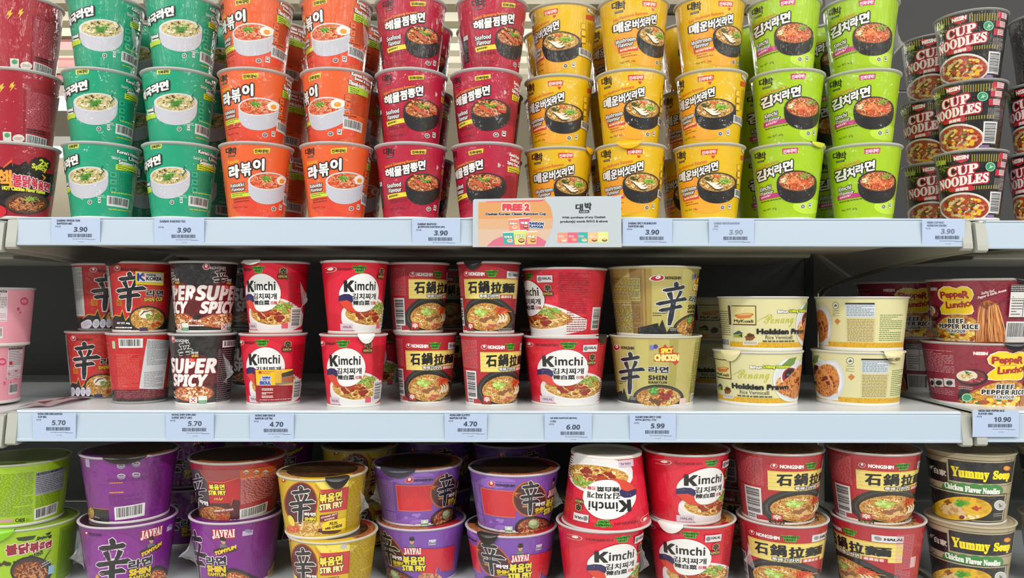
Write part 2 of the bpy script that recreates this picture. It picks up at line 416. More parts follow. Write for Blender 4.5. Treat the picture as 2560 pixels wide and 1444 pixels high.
for k_ in PR:                                      # rim overhang is counted in the measured width; rims are a little greyer than paper white
    q_ = PR[k_]; PR[k_] = q_[:1]+(q_[1]-.0018,)+q_[2:5]+('#'+''.join('%02x' % int(int(q_[5][i:i+2], 16)*.87) for i in (1, 3, 5)),)+q_[6:]
# ------------------------------------------------------------------ stacks: tiers listed from the bottom up; cx = middle of the rim, ax = where the front of the print faces (or a turn in degrees)
ST = {}
def S(key, prod, sh, cx, ax, Y, desc, where, group, **k):
    ST[key] = dict(p=prod if isinstance(prod, list) else [prod]*len(cx), sh=sh, cx=cx, ax=ax, Y=Y, d=desc, w=where, g=group, **k)
d3 = 'instant ramen cup'
S('hot', 'hot', 'top', [47, 48, 55], [62, ('y', 172), ('y', 180)], .063, ['red-black 2x Spicy hot chicken cup, foot of', 'dark red barcode-side cup, middle of', 'dark red barcode-side cup, top of'], 'stack left of the teal cups', 'hot chicken ramen cups')
S('teal1', 'teal', 'top', [252, 252, 263], [214.6, 238, 253], .063, 'teal seaweed ramen cup', 'teal stack by the dark red cups', 'teal seaweed ramen cups')
S('teal2', 'teal', 'top', [450, 446, 455], [420.6, 440, 453], .063, 'teal seaweed ramen cup', 'teal stack by the orange cups', 'teal seaweed ramen cups')
S('orange1', 'orange', 'top', [640, 637, 640], [668.8, 643, 624.6], .063, 'orange rabokki ramen cup', 'orange stack by the teal cups', 'orange rabokki ramen cups')
S('orange2', 'orange', 'top', [840, 841, 839], [862, 804, 817], .063, 'orange rabokki ramen cup', 'orange stack by the crimson cups', 'orange rabokki ramen cups')
S('red1', 'red', 'top', [1026, 1027, 1025], [1056, 1051, 1055], .063, 'crimson seafood ramen cup', 'crimson stack by the orange cups', 'crimson seafood ramen cups')
S('red2', 'red', 'top', [1217, 1215, 1228], [1203, 1219, 1278], .063, 'crimson seafood ramen cup', 'crimson stack by the yellow cups', 'crimson seafood ramen cups')
S('yellow1', 'yellow', 'top', [1398, 1397, 1408], [1430, 1407, 1396], .089, 'yellow mushroom ramen cup', 'yellow stack by the crimson cups', 'yellow mushroom ramen cups')
S('yellow2', 'yellow', 'top', [1577, 1576, 1583], [1604, 1606.5, 1636], .063, 'yellow mushroom ramen cup', 'middle one of three yellow stacks', 'yellow mushroom ramen cups')
S('yellow3', 'yellow', 'top', [1773, 1778, 1774], [1791, 1783.6, 1827], .063, 'yellow mushroom ramen cup', 'yellow stack by the lime cups', 'yellow mushroom ramen cups')
S('lime1', 'lime', 'top', [1968, 1968, 1959], [1992.7, 2010, 1986], .063, 'lime kimchi ramen cup', 'lime stack by the yellow cups', 'lime kimchi ramen cups')
S('lime2', 'lime', 'top', [2159, 2156, 2151], [2196.6, 2186, 2183.7], .063, 'lime kimchi ramen cup', 'lime stack by the black cups', 'lime kimchi ramen cups')
S('mala1', 'mala', 'top', [2427, 2426, 2427], [2412, 2393, 2407], .058, 'black mala noodle cup', 'front black stack at the shelf end', 'black mala noodle cups')
S('mala2', 'mala', 'top', [2338, 2334, 2336], [2332, 2306, 2330], .150, 'black mala noodle cup', 'half-hidden stack between lime and front black cups', 'black mala noodle cups')
S('mala3', 'mala', 'top', [2614, 2612, 2618], [2555, 2566, ('y', 150)], .060, 'black mala noodle cup', 'stack cut off by the right picture edge', 'black mala noodle cups')
S('pink', 'pink', 'mid', [-44, -19], [('y', 25), ('y', -25)], .085, ['lower pink cup, printed side out,', 'upper pink cup with white nutrition panel,'], 'left end of the middle shelf', 'pink noodle cups')
S('shin1', 'shin', 'mid', [246, 262], [570/2.7766, 715/2.7766], .146, ['red cup with black brushed character above white capsule icons,', 'red cup with white nutrition panel at its left edge,'], 'furthest left red pair', 'red cups with a black brushed character')
S('shin2', ['shin', 'shinplain'], 'mid', [350, 350], [('y', 176), 317], .092, ['red cup turned to its white ingredients panel,', 'red cup with yellow Korea sticker,'], 'by the black Super Spicy cups', 'red cups with a black brushed character')
S('spicy', 'spicy', 'mid', [507, 509], [479, 562], .078, 'black Super Spicy cup in clear film', 'black pair on the middle shelf', 'black Super Spicy cups')
S('kim1', 'kimchi', 'mid', [683, 689], [664.6, 655.6], .075, ['small kimchi cup with yellow and maroon promo sticker,', 'small kimchi cup above the one with the promo sticker,'], 'by the black cups', 'small kimchi cups')
S('kim2', 'kimchi', 'mid', [884, 886], [866.3, 904.9], .058, ['small kimchi cup with white lid tab over the rim,', 'small kimchi cup turned right, above a white-tabbed one,'], 'by the stone-pot cups', 'small kimchi cups')
S('clay1', 'clay', 'mid', [1064, 1045], [1076, ('y', 40)], .099, 'small stone-pot ramen cup', 'pair by the small kimchi cups', 'small stone-pot ramen cups')
S('clay2', 'clay', 'mid', [1229, 1222], [('y', 31.5), 1218.5], .075, 'small stone-pot ramen cup', 'pair by the big kimchi bowls', 'small stone-pot ramen cups')
S('kimbig', 'kimbowl', 'mid', [1414, 1412], [1412, ('y', -68)], .089, ['big kimchi bowl with its white circle facing front,', 'big kimchi bowl turned to its barcode,'], 'middle shelf beside the gold bowls', 'big kimchi noodle bowls')
S('gold', 'gold', 'mid', [1639, 1636], [1574, 1682], .093, ['gold noodle bowl with red Spicy Chicken badge,', 'gold noodle bowl without badge,'], 'gold pair on the middle shelf', 'gold noodle bowls')
S('prawn1', 'prawn', 'mid', [1895, 1907], [1885.6, 1952], .095, 'cream Hokkien Prawn vermicelli bowl', 'cream pair by the gold bowls', 'cream rice vermicelli bowls')
S('prawn2', 'prawn', 'mid', [2146, 2155], [('y', -140), ('y', -164)], .096, ['cream vermicelli bowl turned to its panel, cream tab over the rim,', 'cream vermicelli bowl turned to its panel, no tab,'], 'by the maroon bowls', 'cream rice vermicelli bowls')
S('pep1', 'pepper', 'mid', [2452, 2464], [2520.4, 2390.7], .100, ['front maroon Beef Pepper Rice bowl with cooking-step pictures,', 'front maroon Beef Pepper Rice bowl with lifted noodles,'], 'right end of middle shelf', 'maroon pepper rice bowls')
S('pep2', 'pepper', 'mid', [2300, 2262], [('y', -95), 2284.5], .262, 'maroon pepper rice bowl', 'pair half hidden behind the cream bowls', 'maroon pepper rice bowls')
S('jjang', 'jjang', 'bot', [70, 50], [70.6, ('y', 158)], .078, ['lime jjajang bowl with pink Korean title,', 'lime bowl turned to its nutrition panel,'], 'left end of the bottom shelf', 'lime jjajang noodle bowls')
S('tom1', 'tomyum', 'bot', [320, 323], [273, ('y', 178)], .075, ['purple tom yum bowl with large black brushed character,', 'purple bowl turned to its barcode,'], 'beside the lime bowls', 'purple tom yum bowls')
S('tom2', ['tomyum', 'stirred'], 'bot', [590, 594], [492.8, 497.8], .095, ['purple tom yum bowl under the dark red stir fry bowl,', 'dark red stir fry bowl with an Arabic word,'], 'by the yellow bowls', 'purple tom yum bowls')
S('chs', 'cheese', 'bot', [832, 806], [758.6, 751], .045, 'yellow cheese stir fry bowl', 'yellow pair on the bottom shelf', 'yellow cheese stir fry bowls')
S('vio1', 'violet', 'bot', [1054, 1044], [975.6, 1111.7], .106, 'violet stir fry bowl', 'violet pair by the yellow bowls', 'violet stir fry bowls')
S('vio2', 'violet', 'bot', [1279, 1286], [1230, 1327], .078, 'violet stir fry bowl', 'violet pair by the upside-down kimchi bowl', 'violet stir fry bowls')
S('kb1', 'kimbowl', 'bot', [1503, 1517], [1543.9, 1518.6], .045, ['big kimchi bowl carrying an upside-down bowl,', 'big kimchi bowl standing upside down,'], 'beside the violet bowls', 'big kimchi noodle bowls', inv=1)
S('kb2', 'kimbowl', 'bot', [1730, 1715], [1715.8, 1765.7], .066, 'big kimchi bowl', 'kimchi pair by the big stone-pot bowls', 'big kimchi noodle bowls')
S('cb1', 'claybowl', 'bot', [1958, 1947], [1958.8, ('y', 20)], .066, 'big dark red stone-pot bowl', 'pair by the big kimchi bowls', 'big stone-pot ramen bowls')
S('cb2', 'claybowl', 'bot', [2197, 2185], [('y', -70), ('y', 6)], .066, 'big dark red stone-pot bowl', 'pair by the beige soup bowls', 'big stone-pot ramen bowls')
S('soup1', 'soup', 'bot', [2427, 2427], [2421, 2419], .062, 'beige chicken soup bowl with black bands', 'front beige pair on the bottom shelf', 'beige chicken soup bowls')
S('soup2', 'soup', 'bot', [2668, 2664], [('y', 60), ('y', 40)], .070, 'beige noodle soup bowl', 'beige pair cut off by the right picture edge', 'beige chicken soup bowls')
def place(key, tier):
    s = ST[key]; z = DECK[s['sh']]
    for i in range(tier):
        q = PR[s['p'][i]]; z += q[2]-q[3]
    R0, R1, H = PR[s['p'][tier]][:3]; dd = s['Y']+DIST
    X = (s['cx'][tier]-CXP)/FOC*dd*(1-(R1/dd)**2)
    z += s.get('dz', 0)
    C = (X, s['Y'], z); ax = s['ax'][tier]
    if isinstance(ax, tuple): psi = math.radians(ax[1])
    else:
        A = Art(); A.pl = (C, R0, R1, H, 0.0); A.view('px')
        psi = float(A.cone(np.array([ax]), np.array([HOR-(z+H*.5)*FOC/(dd-R1)]))[0, 0])
    return (C, R0, R1, H, psi)
# ------------------------------------------------------------------ printed artwork, read off the photograph one product at a time
K, WH = '#141416', '#e9e7e6'
NOOD = dict(red=['#a83018', '#d8562c', '#eb8f5e', '#f0b48a'], pale=['#8f7a3e', '#c9b878', '#e6dcae', '#d4c68c'], gold=['#8a5a20', '#c08a38', '#e0b868', '#efd898'], rust=['#7a3014', '#b85a2c', '#dc9258', '#eebe88'], dark=['#3e1c12', '#6e3018', '#a05a30', '#c88a58'])
def soup(A, cx, cy, rx, ry, kind, n=120, L=30, wd=4.5):
    c = NOOD[kind]; A.ell(cx, cy, rx, ry, 'N%s%s%s:300' % (c[0], c[1], c[2])); A.squig(cx, cy, rx*.97, ry*.95, [c[0], c[2], c[1], c[3]], n, L, wd)
def tagbox(A, x0, y0, x1, y1, bg, txt='진짜대박!', ink=K, sl=6):
    A.poly([(x0, y0+sl), (x1, y0), (x1-4, y1-sl), (x0+3, y1)], bg); A.T(txt, x0+8, y0+sl+6, x1-10, y1-4, ink, sl=sl, b=.8)
def logo(A, x0, y0, x1, y1, ink=K, out='#9a9488'):
    w = x1-x0; h = y1-y0
    A.T('대', x0, y0+.05*h, x0+.46*w, y0+.72*h, ink, b=1.3); A.T('박', x0+.5*w, y0, x1, y0+.75*h, ink, b=1.3)
    A.rect(x0+.22*w, y0+.82*h, x0+.85*w, y1, ink); A.T('DAEBAK', x0+.26*w, y0+.86*h, x0+.81*w, y1-.04*h, '#b8b4a8')
def marks(A, x, y, x2, y2, col='#e2e0dc'):
    A.ell(x, y, 14, 14, col); A.ell(x, y, 11, 11, '#6a6a64'); A.sprig(x, y, 9, [col], 7, 2.5)
    A.rect(x2-8, y2-16, x2+8, y2+16, col); A.rect(x2-5, y2-12, x2+5, y2+8, '#3a3a38'); A.rect(x2-3, y2-9, x2+3, y2+2, col)
def pot(A, cx, cy, rx, ry, bot, kind, col='#1d1b1b', rim='#2c2928', n=130, side=1, L=26):
    a = np.linspace(0, PI, 24)
    A.poly([(cx+rx*1.02*math.cos(t), cy+(bot-cy)*math.sin(t)**.6) for t in a], col)
    A.ell(cx, cy, rx, ry, rim); soup(A, cx, cy, rx*.9, ry*.88, kind, n, L)
def art_teal(A, P):
    A.use(P('teal1', 1), 'z1')
    a = np.linspace(0, PI, 24)
    A.poly([(557+128*math.cos(t), 590+135*math.sin(t)**.55) for t in a], '#bfc0cb'); A.ell(557, 590, 129, 56, '#cfd0d6'); soup(A, 557, 590, 116, 48, 'pale', 130, 26, 4)
    A.bits(557, 590, 100, 38, '#2e3a28', 20, 6); A.bits(560, 595, 90, 34, '#ece4c8', 10, 8); A.sprig(555, 592, 48, ['#5aa032', '#8cc850', '#3f8a2c'], 45, 5)
    tagbox(A, 440, 390, 520, 425, '#d5dc44'); marks(A, 575, 748, 632, 740)
    A.T('Seaweed', 393, 622, 425, 645, WH, b=1, o=(3, '#123a30')); A.T('Flavour', 396, 645, 430, 668, WH, b=1, o=(3, '#123a30'))
    A.poly([(392, 674), (440, 654), (440, 682), (396, 704)], '#b8d430')
    A.use(P('teal2', 2), 'z1')
    A.T('역국라면', 862, 86, 1012, 140, WH, sl=56, b=3, o=(6, K)); A.T('미', 838, 100, 856, 150, WH, b=2, o=(5, K))
    A.use(P('teal1', 0), 'z1')
    A.T("Korea's Homestyle", 682, 872, 812, 898, WH, b=1.2, o=(2.5, '#0c4636'), sl=-12); A.T('Satisfaction', 650, 905, 740, 922, WH, sl=-4); A.T('Umami', 748, 912, 810, 934, WH, b=1.2, sl=-4, o=(2.5, '#0c4636'))
    A.T('Seaweed Broth', 690, 932, 806, 956, WH, b=1.2, sl=-10, o=(2.5, '#0c4636')); A.poly([(673, 948), (798, 970), (795, 1004), (672, 982)], '#bcd62c'); A.M(684, 962, 790, 988, '#41561c', 2, sl=-14)
    for i in range(3):
        A.rect(636, 990+i*45, 684, 1030+i*45, '#0f6a50'); A.rect(639, 993+i*45, 681, 1027+i*45, '#25a883'); A.sprig(660, 1010+i*45, 15, ['#0d4a3a'], 6, 4)
    A.M(692, 1005, 775, 1118, '#0c6a4e', 17); A.M(648, 1118, 772, 1132, '#e0d84a', 1)
    A.BC(622, 1140, 750, 1200, sl=-8); A.M(560, 1120, 615, 1150, '#dfe6e0', 3); A.M(630, 1215, 765, 1232, '#c8b83a', 1)
    A.stroke([(600, 960, 6), (590, 975, 8), (605, 990, 8), (590, 1006, 7), (585, 1020, 3)], '#0c5a44')
def art_orange(A, P):
    A.use(P('orange1', 0), 'z2')
    A.ell(250, 1190, 150, 90, '#d8432a', wob=.06); A.ell(330, 1200, 95, 50, '#e24a28')
    logo(A, 58, 848, 120, 905); tagbox(A, 218, 852, 316, 888, '#dbc93c')
    A.T('Rabokki', 70, 925, 134, 948, '#f0ac2a', sl=6, b=.8)
    A.T('라', 79, 962, 136, 1034, WH, b=4.5, o=(7, K), sl=8); A.T('볶', 146, 944, 204, 1022, WH, b=2.8, o=(7, K), sl=8); A.T('이', 218, 924, 278, 990, WH, b=4.5, o=(7, K), sl=8)
    A.T('𝗥𝗮𝗯𝗼𝗸𝗸𝗶', 86, 1064, 164, 1086, WH, sl=5, b=.3, o=(3.4, K)); A.T('𝗙𝗹𝗮𝘃𝗼𝘂𝗿', 94, 1090, 166, 1110, WH, sl=5, b=.3, o=(3.4, K))
    A.poly([(86, 1124), (205, 1112), (206, 1138), (92, 1152)], '#c6d838'); A.M(96, 1122, 198, 1144, '#4c4a14', 2, sl=10); A.M(105, 1152, 192, 1182, '#7a2a14', 2, sl=8)
    A.T('Net WT. 72g', 108, 1200, 182, 1213, '#4a1c10', sl=4)
    A.poly([(300+113*math.cos(t), 1050+138*math.sin(t)**.55) for t in np.linspace(0, PI, 24)], '#bfc0cb'); A.ell(300, 1050, 114, 54, '#d2d0d2'); soup(A, 300, 1050, 103, 46, 'red', 130, 26, 4)
    A.ell(378, 1046, 27, 27, '#efe9e0'); A.ell(379, 1050, 13, 14, '#e89a2a'); A.sprig(298, 1036, 40, ['#7ab83a', '#a8d860', '#5a9a2e'], 36, 4)
    marks(A, 335, 1214, 373, 1206)
    A.use(P('orange2', 1), 'z2')
    A.T('Explore the Original', 795, 396, 885, 408, '#f2c8a8', sl=-14); A.T('Korean Delicious', 790, 416, 904, 442, WH, b=1.3, o=(2.5, '#5a1c0c'), sl=-18); A.T('Sweet & Spicy', 806, 450, 898, 472, WH, b=1.3, o=(2.5, '#5a1c0c'), sl=-12)
    A.T('Thook-bokki Sauce', 772, 468, 896, 494, WH, b=1.3, o=(2.5, '#5a1c0c'), sl=-20); A.poly([(768, 490), (886, 522), (884, 566), (768, 534)], '#a9d23a'); A.M(780, 508, 876, 544, '#3c4a14', 3, sl=-22)
    for i in range(3): A.rect(748, 545+i*46, 784, 584+i*46, '#a83a12'); A.rect(751, 548+i*46, 781, 581+i*46, '#e86a34'); A.sprig(766, 564+i*46, 12, ['#8a2c0c'], 6, 4)
    A.M(788, 552, 872, 670, '#9a360e', 17, sl=-6); A.BC(738, 690, 850, 752, sl=-10); A.M(742, 668, 850, 684, '#5a1c0a', 1)
def art_red(A, P):
    A.use(P('red1', 0), 'z2')
    A.ell(1040, 1150, 100, 90, '#a50d2e', wob=.05)
    logo(A, 975, 850, 1040, 910, K, '#8a7a7a'); tagbox(A, 1134, 860, 1226, 892, '#dcc83c')
    A.T('Seafood Tjamppong Ramyeon', 985, 950, 1175, 970, '#e08a2c', sl=34, b=.7)
    for ch, x0, y0, x1, y1 in (('해', 988, 978, 1034, 1028), ('물', 1040, 966, 1082, 1020), ('짬', 1088, 954, 1130, 1008), ('뽕', 1132, 944, 1174, 996), ('면', 1178, 930, 1216, 984)): A.T(ch, x0, y0, x1, y1, WH, b=2.5, o=(5, K), sl=6)
    A.T('𝗦𝗲𝗮𝗳𝗼𝗼𝗱', 998, 1062, 1078, 1088, WH, sl=6, b=.3, o=(3.2, K)); A.T('𝗙𝗹𝗮𝘃𝗼𝘂𝗿', 1008, 1092, 1080, 1118, WH, sl=6, b=.3, o=(3.2, K))
    A.poly([(1000, 1132), (1128, 1112), (1128, 1138), (1006, 1160)], '#dfd038'); A.M(1010, 1130, 1118, 1148, '#4a4414', 1, sl=16, h=.6); A.M(1015, 1160, 1110, 1180, '#6a0a20', 2, sl=8)
    A.T('Net WT. 69g', 1020, 1210, 1098, 1223, '#4a0816', sl=4)
    pot(A, 1203, 1060, 98, 56, 1190, 'rust'); A.sprig(1218, 1046, 36, ['#8cc83c', '#b8e070', '#5e9a2e'], 36, 4)
    A.stroke([(1150, 1040, 8), (1180, 1060, 22), (1206, 1085, 16), (1216, 1095, 4)], '#c85a34'); A.bits(1190, 1030, 60, 20, '#e0a04a', 9, 9); A.bits(1240, 1075, 40, 22, '#c03a22', 8, 9); A.bits(1180, 1020, 50, 16, '#3c2a20', 5, 8)
    marks(A, 1238, 1215, 1272, 1208)
    A.use(P('red2', 0), 'z3')
    A.T("Korea's Popular", 405, 884, 462, 910, WH, b=1, sl=-10); A.T('Seafood', 408, 912, 462, 932, WH, b=1, sl=-8); A.T('Spicy Seafood', 392, 934, 462, 958, WH, b=1, sl=-10); A.poly([(392, 960), (468, 980), (466, 1012), (392, 994)], '#dcc830'); A.M(400, 975, 462, 1000, '#5a4a14', 2, sl=-10)
    A.M(372, 1018, 432, 1150, '#7c0a20', 18); A.stroke([(340, 940, 4), (346, 955, 20), (340, 968, 6)], '#c8b8b0')
    A.use(P('red2', 2), 'z3')
    A.rect(136, 200, 166, 368, '#17141a'); A.M(139, 240, 164, 362, '#8a8488', 16); A.rect(138, 204, 164, 232, '#c8c8c8')
def art_yellow(A, P):
    A.use(P('yellow3', 0), 'z4')
    A.ell(195, 1110, 100, 105, '#ee9a1c', wob=.04); A.ell(250, 1190, 110, 50, '#f0a626')
    logo(A, 78, 872, 128, 940); tagbox(A, 214, 858, 312, 895, '#cf3e34', ink='#f0e4d8'); A.T('♥', 276, 896, 296, 914, '#c83a30')
    A.T('Spicy Mushroom Ramyeon', 86, 958, 250, 982, '#e0721c', sl=30, b=.6)
    for ch, x0, y0, x1, y1 in (('매', 92, 1000, 124, 1058), ('운', 130, 990, 164, 1044), ('버', 168, 978, 200, 1032), ('섯', 204, 966, 238, 1016), ('라', 240, 956, 272, 1004), ('면', 276, 938, 312, 988)): A.T(ch, x0, y0, x1, y1, WH, b=2.2, o=(5, K), sl=6)
    A.T('𝗠𝘂𝘀𝗵𝗿𝗼𝗼𝗺', 102, 1088, 188, 1112, WH, sl=9, b=.3, o=(3.2, K)); A.T('𝗙𝗹𝗮𝘃𝗼𝘂𝗿', 112, 1114, 176, 1136, WH, sl=8, b=.3, o=(3.2, K))
    A.poly([(112, 1146), (204, 1130), (205, 1154), (116, 1172)], '#cf432c'); A.M(120, 1142, 198, 1160, '#f0d0a8', 1, sl=12, h=.6); A.M(126, 1172, 200, 1200, '#7a4a10', 2, sl=8)
    A.T('Net WT. 68g', 124, 1216, 194, 1230, '#4a3408', sl=4)
    pot(A, 308, 1058, 112, 60, 1182, 'gold')
    for i in range(3): A.stroke([(248+i*16, 1058+i*14, 6), (268+i*16, 1068+i*14, 16), (292+i*14, 1072+i*12, 18), (318+i*12, 1066+i*12, 8)], '#4a3626'); A.stroke([(250+i*16, 1054+i*14, 4), (270+i*16, 1063+i*14, 12), (292+i*14, 1066+i*12, 14), (316+i*12, 1061+i*12, 5)], '#efe4d0')
    A.bits(352, 1048, 32, 16, '#8cc83a', 20, 7); A.sprig(350, 1046, 24, ['#a8d860', '#5e9a2e'], 16, 4); A.sprig(300, 1022, 26, ['#d8482a', '#e8703a'], 16, 4); A.bits(270, 1034, 30, 10, '#3c4a20', 12, 7)
    marks(A, 340, 1206, 380, 1198)
    A.use(P('yellow1', 2), 'z3')
    A.T('Korean Mild', 858, 4, 912, 22, WH, b=.8, sl=-12, o=(2, '#6a4a08')); A.T('Mushroom', 860, 48, 912, 70, WH, b=.8, sl=-12, o=(2, '#6a4a08')); A.poly([(850, 76), (906, 96), (904, 122), (850, 104)], '#cf432c')
    for i in range(3): A.rect(820, 128+i*42, 848, 164+i*42, '#9a7a08'); A.rect(823, 131+i*42, 846, 161+i*42, '#f4c83a')
    A.M(856, 130, 892, 250, '#8a6a0c', 17); A.BC(806, 280, 880, 326, sl=-10)
def art_lime(A, P):
    A.use(P('lime1', 0), 'z4')
    A.ell(840, 1200, 90, 45, '#bde03a')
    logo(A, 530, 876, 594, 938); tagbox(A, 688, 850, 782, 888, '#c03a74', ink='#f4e4ec')
    A.T('Kimchi Ramyeon', 538, 962, 668, 988, '#c8902c', sl=36, b=.7)
    for ch, x0, y0, x1, y1 in (('김', 542, 990, 594, 1052), ('치', 600, 974, 640, 1032), ('라', 646, 954, 688, 1008), ('면', 696, 934, 748, 992)): A.T(ch, x0, y0, x1, y1, WH, b=3, o=(6, K), sl=9)
    A.T('𝗞𝗶𝗺𝗰𝗵𝗶', 560, 1084, 622, 1110, WH, sl=9, b=.3, o=(3.4, K)); A.T('𝗙𝗹𝗮𝘃𝗼𝘂𝗿', 566, 1112, 636, 1138, WH, sl=9, b=.3, o=(3.4, K))
    A.poly([(556, 1140), (690, 1114), (692, 1140), (560, 1168)], '#bf3478'); A.M(568, 1134, 684, 1152, '#f0c8dc', 1, sl=20, h=.6); A.M(566, 1164, 682, 1178, '#3c4a08', 1, sl=12)
    A.T('Net WT. 67g', 578, 1214, 656, 1230, '#2c3806', sl=6)
    pot(A, 772, 1050, 113, 64, 1180, 'rust'); A.bits(790, 1060, 62, 34, '#d4552a', 26, 11); A.bits(770, 1050, 60, 26, '#e89058', 18, 9); A.sprig(820, 1020, 36, ['#a8b84a', '#8aa83a'], 22, 4); A.bits(705, 1040, 24, 16, '#e8dcae', 8, 8)
    marks(A, 808, 1200, 848, 1192)
    A.use(P('lime2', 1), 'z4')
    A.M(1360, 560, 1378, 700, '#5a7a08', 16)
def art_hot(A, P):
    A.use(P('hot', 0), 'z1')
    A.poly([(-120, 985), (-40, 950), (20, 968), (60, 940), (110, 955), (150, 930), (200, 985), (250, 1000), (300, 1010), (345, 985), (335, 1120), (250, 1150), (60, 1170), (0, 1240), (-120, 1240)], '#170b0c')
    A.stroke([(20, 970, 6), (70, 925, 16), (75, 960, 4)], '#e05a28'); A.stroke([(245, 1010, 5), (262, 1030, 14), (250, 1045, 4)], '#e08a2a')
    A.ell(230, 950, 62, 44, '#2a0c0e', wob=.08); A.T('2x', 222, 922, 278, 962, '#d6e034', b=2.5, it=8); A.T('Spicy', 186, 948, 272, 984, '#d6e034', b=2.2, sl=-12)
    A.T('핵', -10, 985, 66, 1086, '#e8a03c', b=4, o=(5, '#4a0c10')); 
    for ch, x0, y0, x1, y1 in (('불', 74, 1008, 126, 1080), ('닭', 132, 1016, 178, 1082), ('볶', 184, 1030, 218, 1090), ('음', 222, 1046, 250, 1096), ('면', 254, 1056, 284, 1104)): A.T(ch, x0, y0, x1, y1, '#c81c3c', b=2.4, o=(4, '#f0d0d8'), sl=-6)
    A.T('HOT Chicken Flavor Ramen', 16, 1084, 260, 1106, '#e8e03a', b=1.6, sl=-8)
    A.ell(155, 1180, 128, 66, '#2e2620'); A.ell(155, 1180, 120, 60, '#4a3a2c'); soup(A, 155, 1188, 108, 48, 'dark', 120, 26, 5); A.squig(155, 1188, 100, 42, ['#b85a28', '#d89a58'], 60, 26, 4); A.sprig(175, 1160, 40, ['#7ab83a', '#a8c850'], 24, 4)
    A.ell(-20, 1230, 60, 40, '#c81c2c')
    A.use(P('hot', 1), 'z1')
    A.rect(140, 520, 345, 900, '#94122a'); A.M(152, 540, 322, 758, '#c86a78', 30, fill=.95); A.M(160, 752, 262, 780, '#1a0a0c', 2, h=.6); A.BC(148, 786, 266, 850, sl=-10)
    A.rect(18, 766, 66, 822, '#d8d8d4'); A.ell(42, 786, 16, 14, '#4a9a5a'); A.ell(108, 806, 34, 24, '#e4dcd0'); A.M(86, 798, 130, 816, '#8a3a3a', 3)
    for x, y in ((62, 470), (0, 480)): A.poly([(x, y+10), (x+22, y-5), (x+16, y+18), (x+30, y+14), (x-6, y+60), (x+6, y+30), (x-8, y+34)], '#d8b43a')
def art_mala(A, P):
    A.use(P('mala1', 0), 'z5')
    def dashes(x0, x1, y0, y1, sl=0, skip=()):
        out = 0; x = x0
        while x < x1:
            if not any(a < x < b for a, b in skip): A.rect(x, y0-sl*(x-x0)/(x1-x0), x+7, y1-sl*(x-x0)/(x1-x0), '#8f8436', lay=2)
            x += 14
    dashes(556, 940, 890, 935, 4, ((640, 765),)); dashes(560, 636, 1086, 1112, 4); dashes(778, 925, 1076, 1098, 6)
    A.poly([(650, 893), (758, 891), (746, 922), (706, 940), (664, 926)], '#b8202c'); A.T('NISSIN', 664, 898, 746, 920, '#efe6e2', b=2, sl=3)
    A.T('SICHUAN', 560, 922, 614, 950, '#aebc3c', b=1.6, sl=-6); A.sprig(600, 975, 36, ['#8a9a30', '#5a6a20'], 16, 6)
    for t, x0, y0, x1, y1, sl in (('𝐂𝐔𝐏', 632, 962, 800, 1016, 14), ('𝐍𝐎𝐎𝐃𝐋𝐄𝐒', 586, 1030, 858, 1084, 24)): A.T(t, x0, y0, x1, y1, '#f0e6e2', b=2.2, o=(8, '#b01c30'), sl=sl)
    A.poly([(640, 1090), (770, 1074), (778, 1086), (776, 1100), (766, 1106), (644, 1114), (634, 1102)], '#c02430'); A.T('麻辣味', 675, 1088, 748, 1108, '#f2e8e4', b=1, sl=4)
    A.ell(727, 1205, 150, 90, '#dcd6ce'); A.ell(727, 1207, 138, 80, 'N#7a1c10#a03818#c05a2a:240')
    for c, n, z in (('#c8a06a', 34, 13), ('#6a1c14', 20, 12), ('#e8b41e', 22, 14), ('#dcc08a', 22, 12), ('#4f6a26', 14, 9), ('#b83a20', 18, 11), ('#f0d060', 10, 9)): A.bits(727, 1207, 118, 62, c, n, z)
    A.ell(872, 963, 28, 28, '#86cfa8'); A.ell(872, 963, 23, 23, '#3d8a66'); A.sprig(872, 963, 18, ['#b8e8cc'], 9, 5)
    A.M(924, 880, 946, 1255, '#8c8c88', 40, fill=1)
    A.use(P('mala1', 1), 'z5')
    for x0, y0 in ((888, 468), (876, 518), (864, 568)): A.rect(x0, y0, x0+66, y0+38, '#b82438'); A.rect(x0+26, y0+3, x0+64, y0+35, '#d8c8c8'); A.M(x0+30, y0+6, x0+62, y0+32, '#b82438', 3)
    A.M(858, 622, 928, 690, '#b0a8a4', 9); A.BC(832, 702, 908, 832, hor=True); A.rect(815, 842, 866, 868, '#8a6a9a')
    A.use(P('mala1', 0), 'z5'); A.dpsi = 0
    for q in range(5):
        a0 = math.radians(100+q*32)
        A.add([[(a0, .08), (a0+.5, .08), (a0+.5, .95)], [(a0, .08), (a0+.5, .95), (a0, .95)]], '#191a1c')
    pl = A.pl; A.pl = (pl[0], pl[1], pl[2], pl[3], pl[4]-math.radians(150)); A.M(600, 880, 860, 1250, '#6c6e74', 46, fill=.95); A.pl = pl
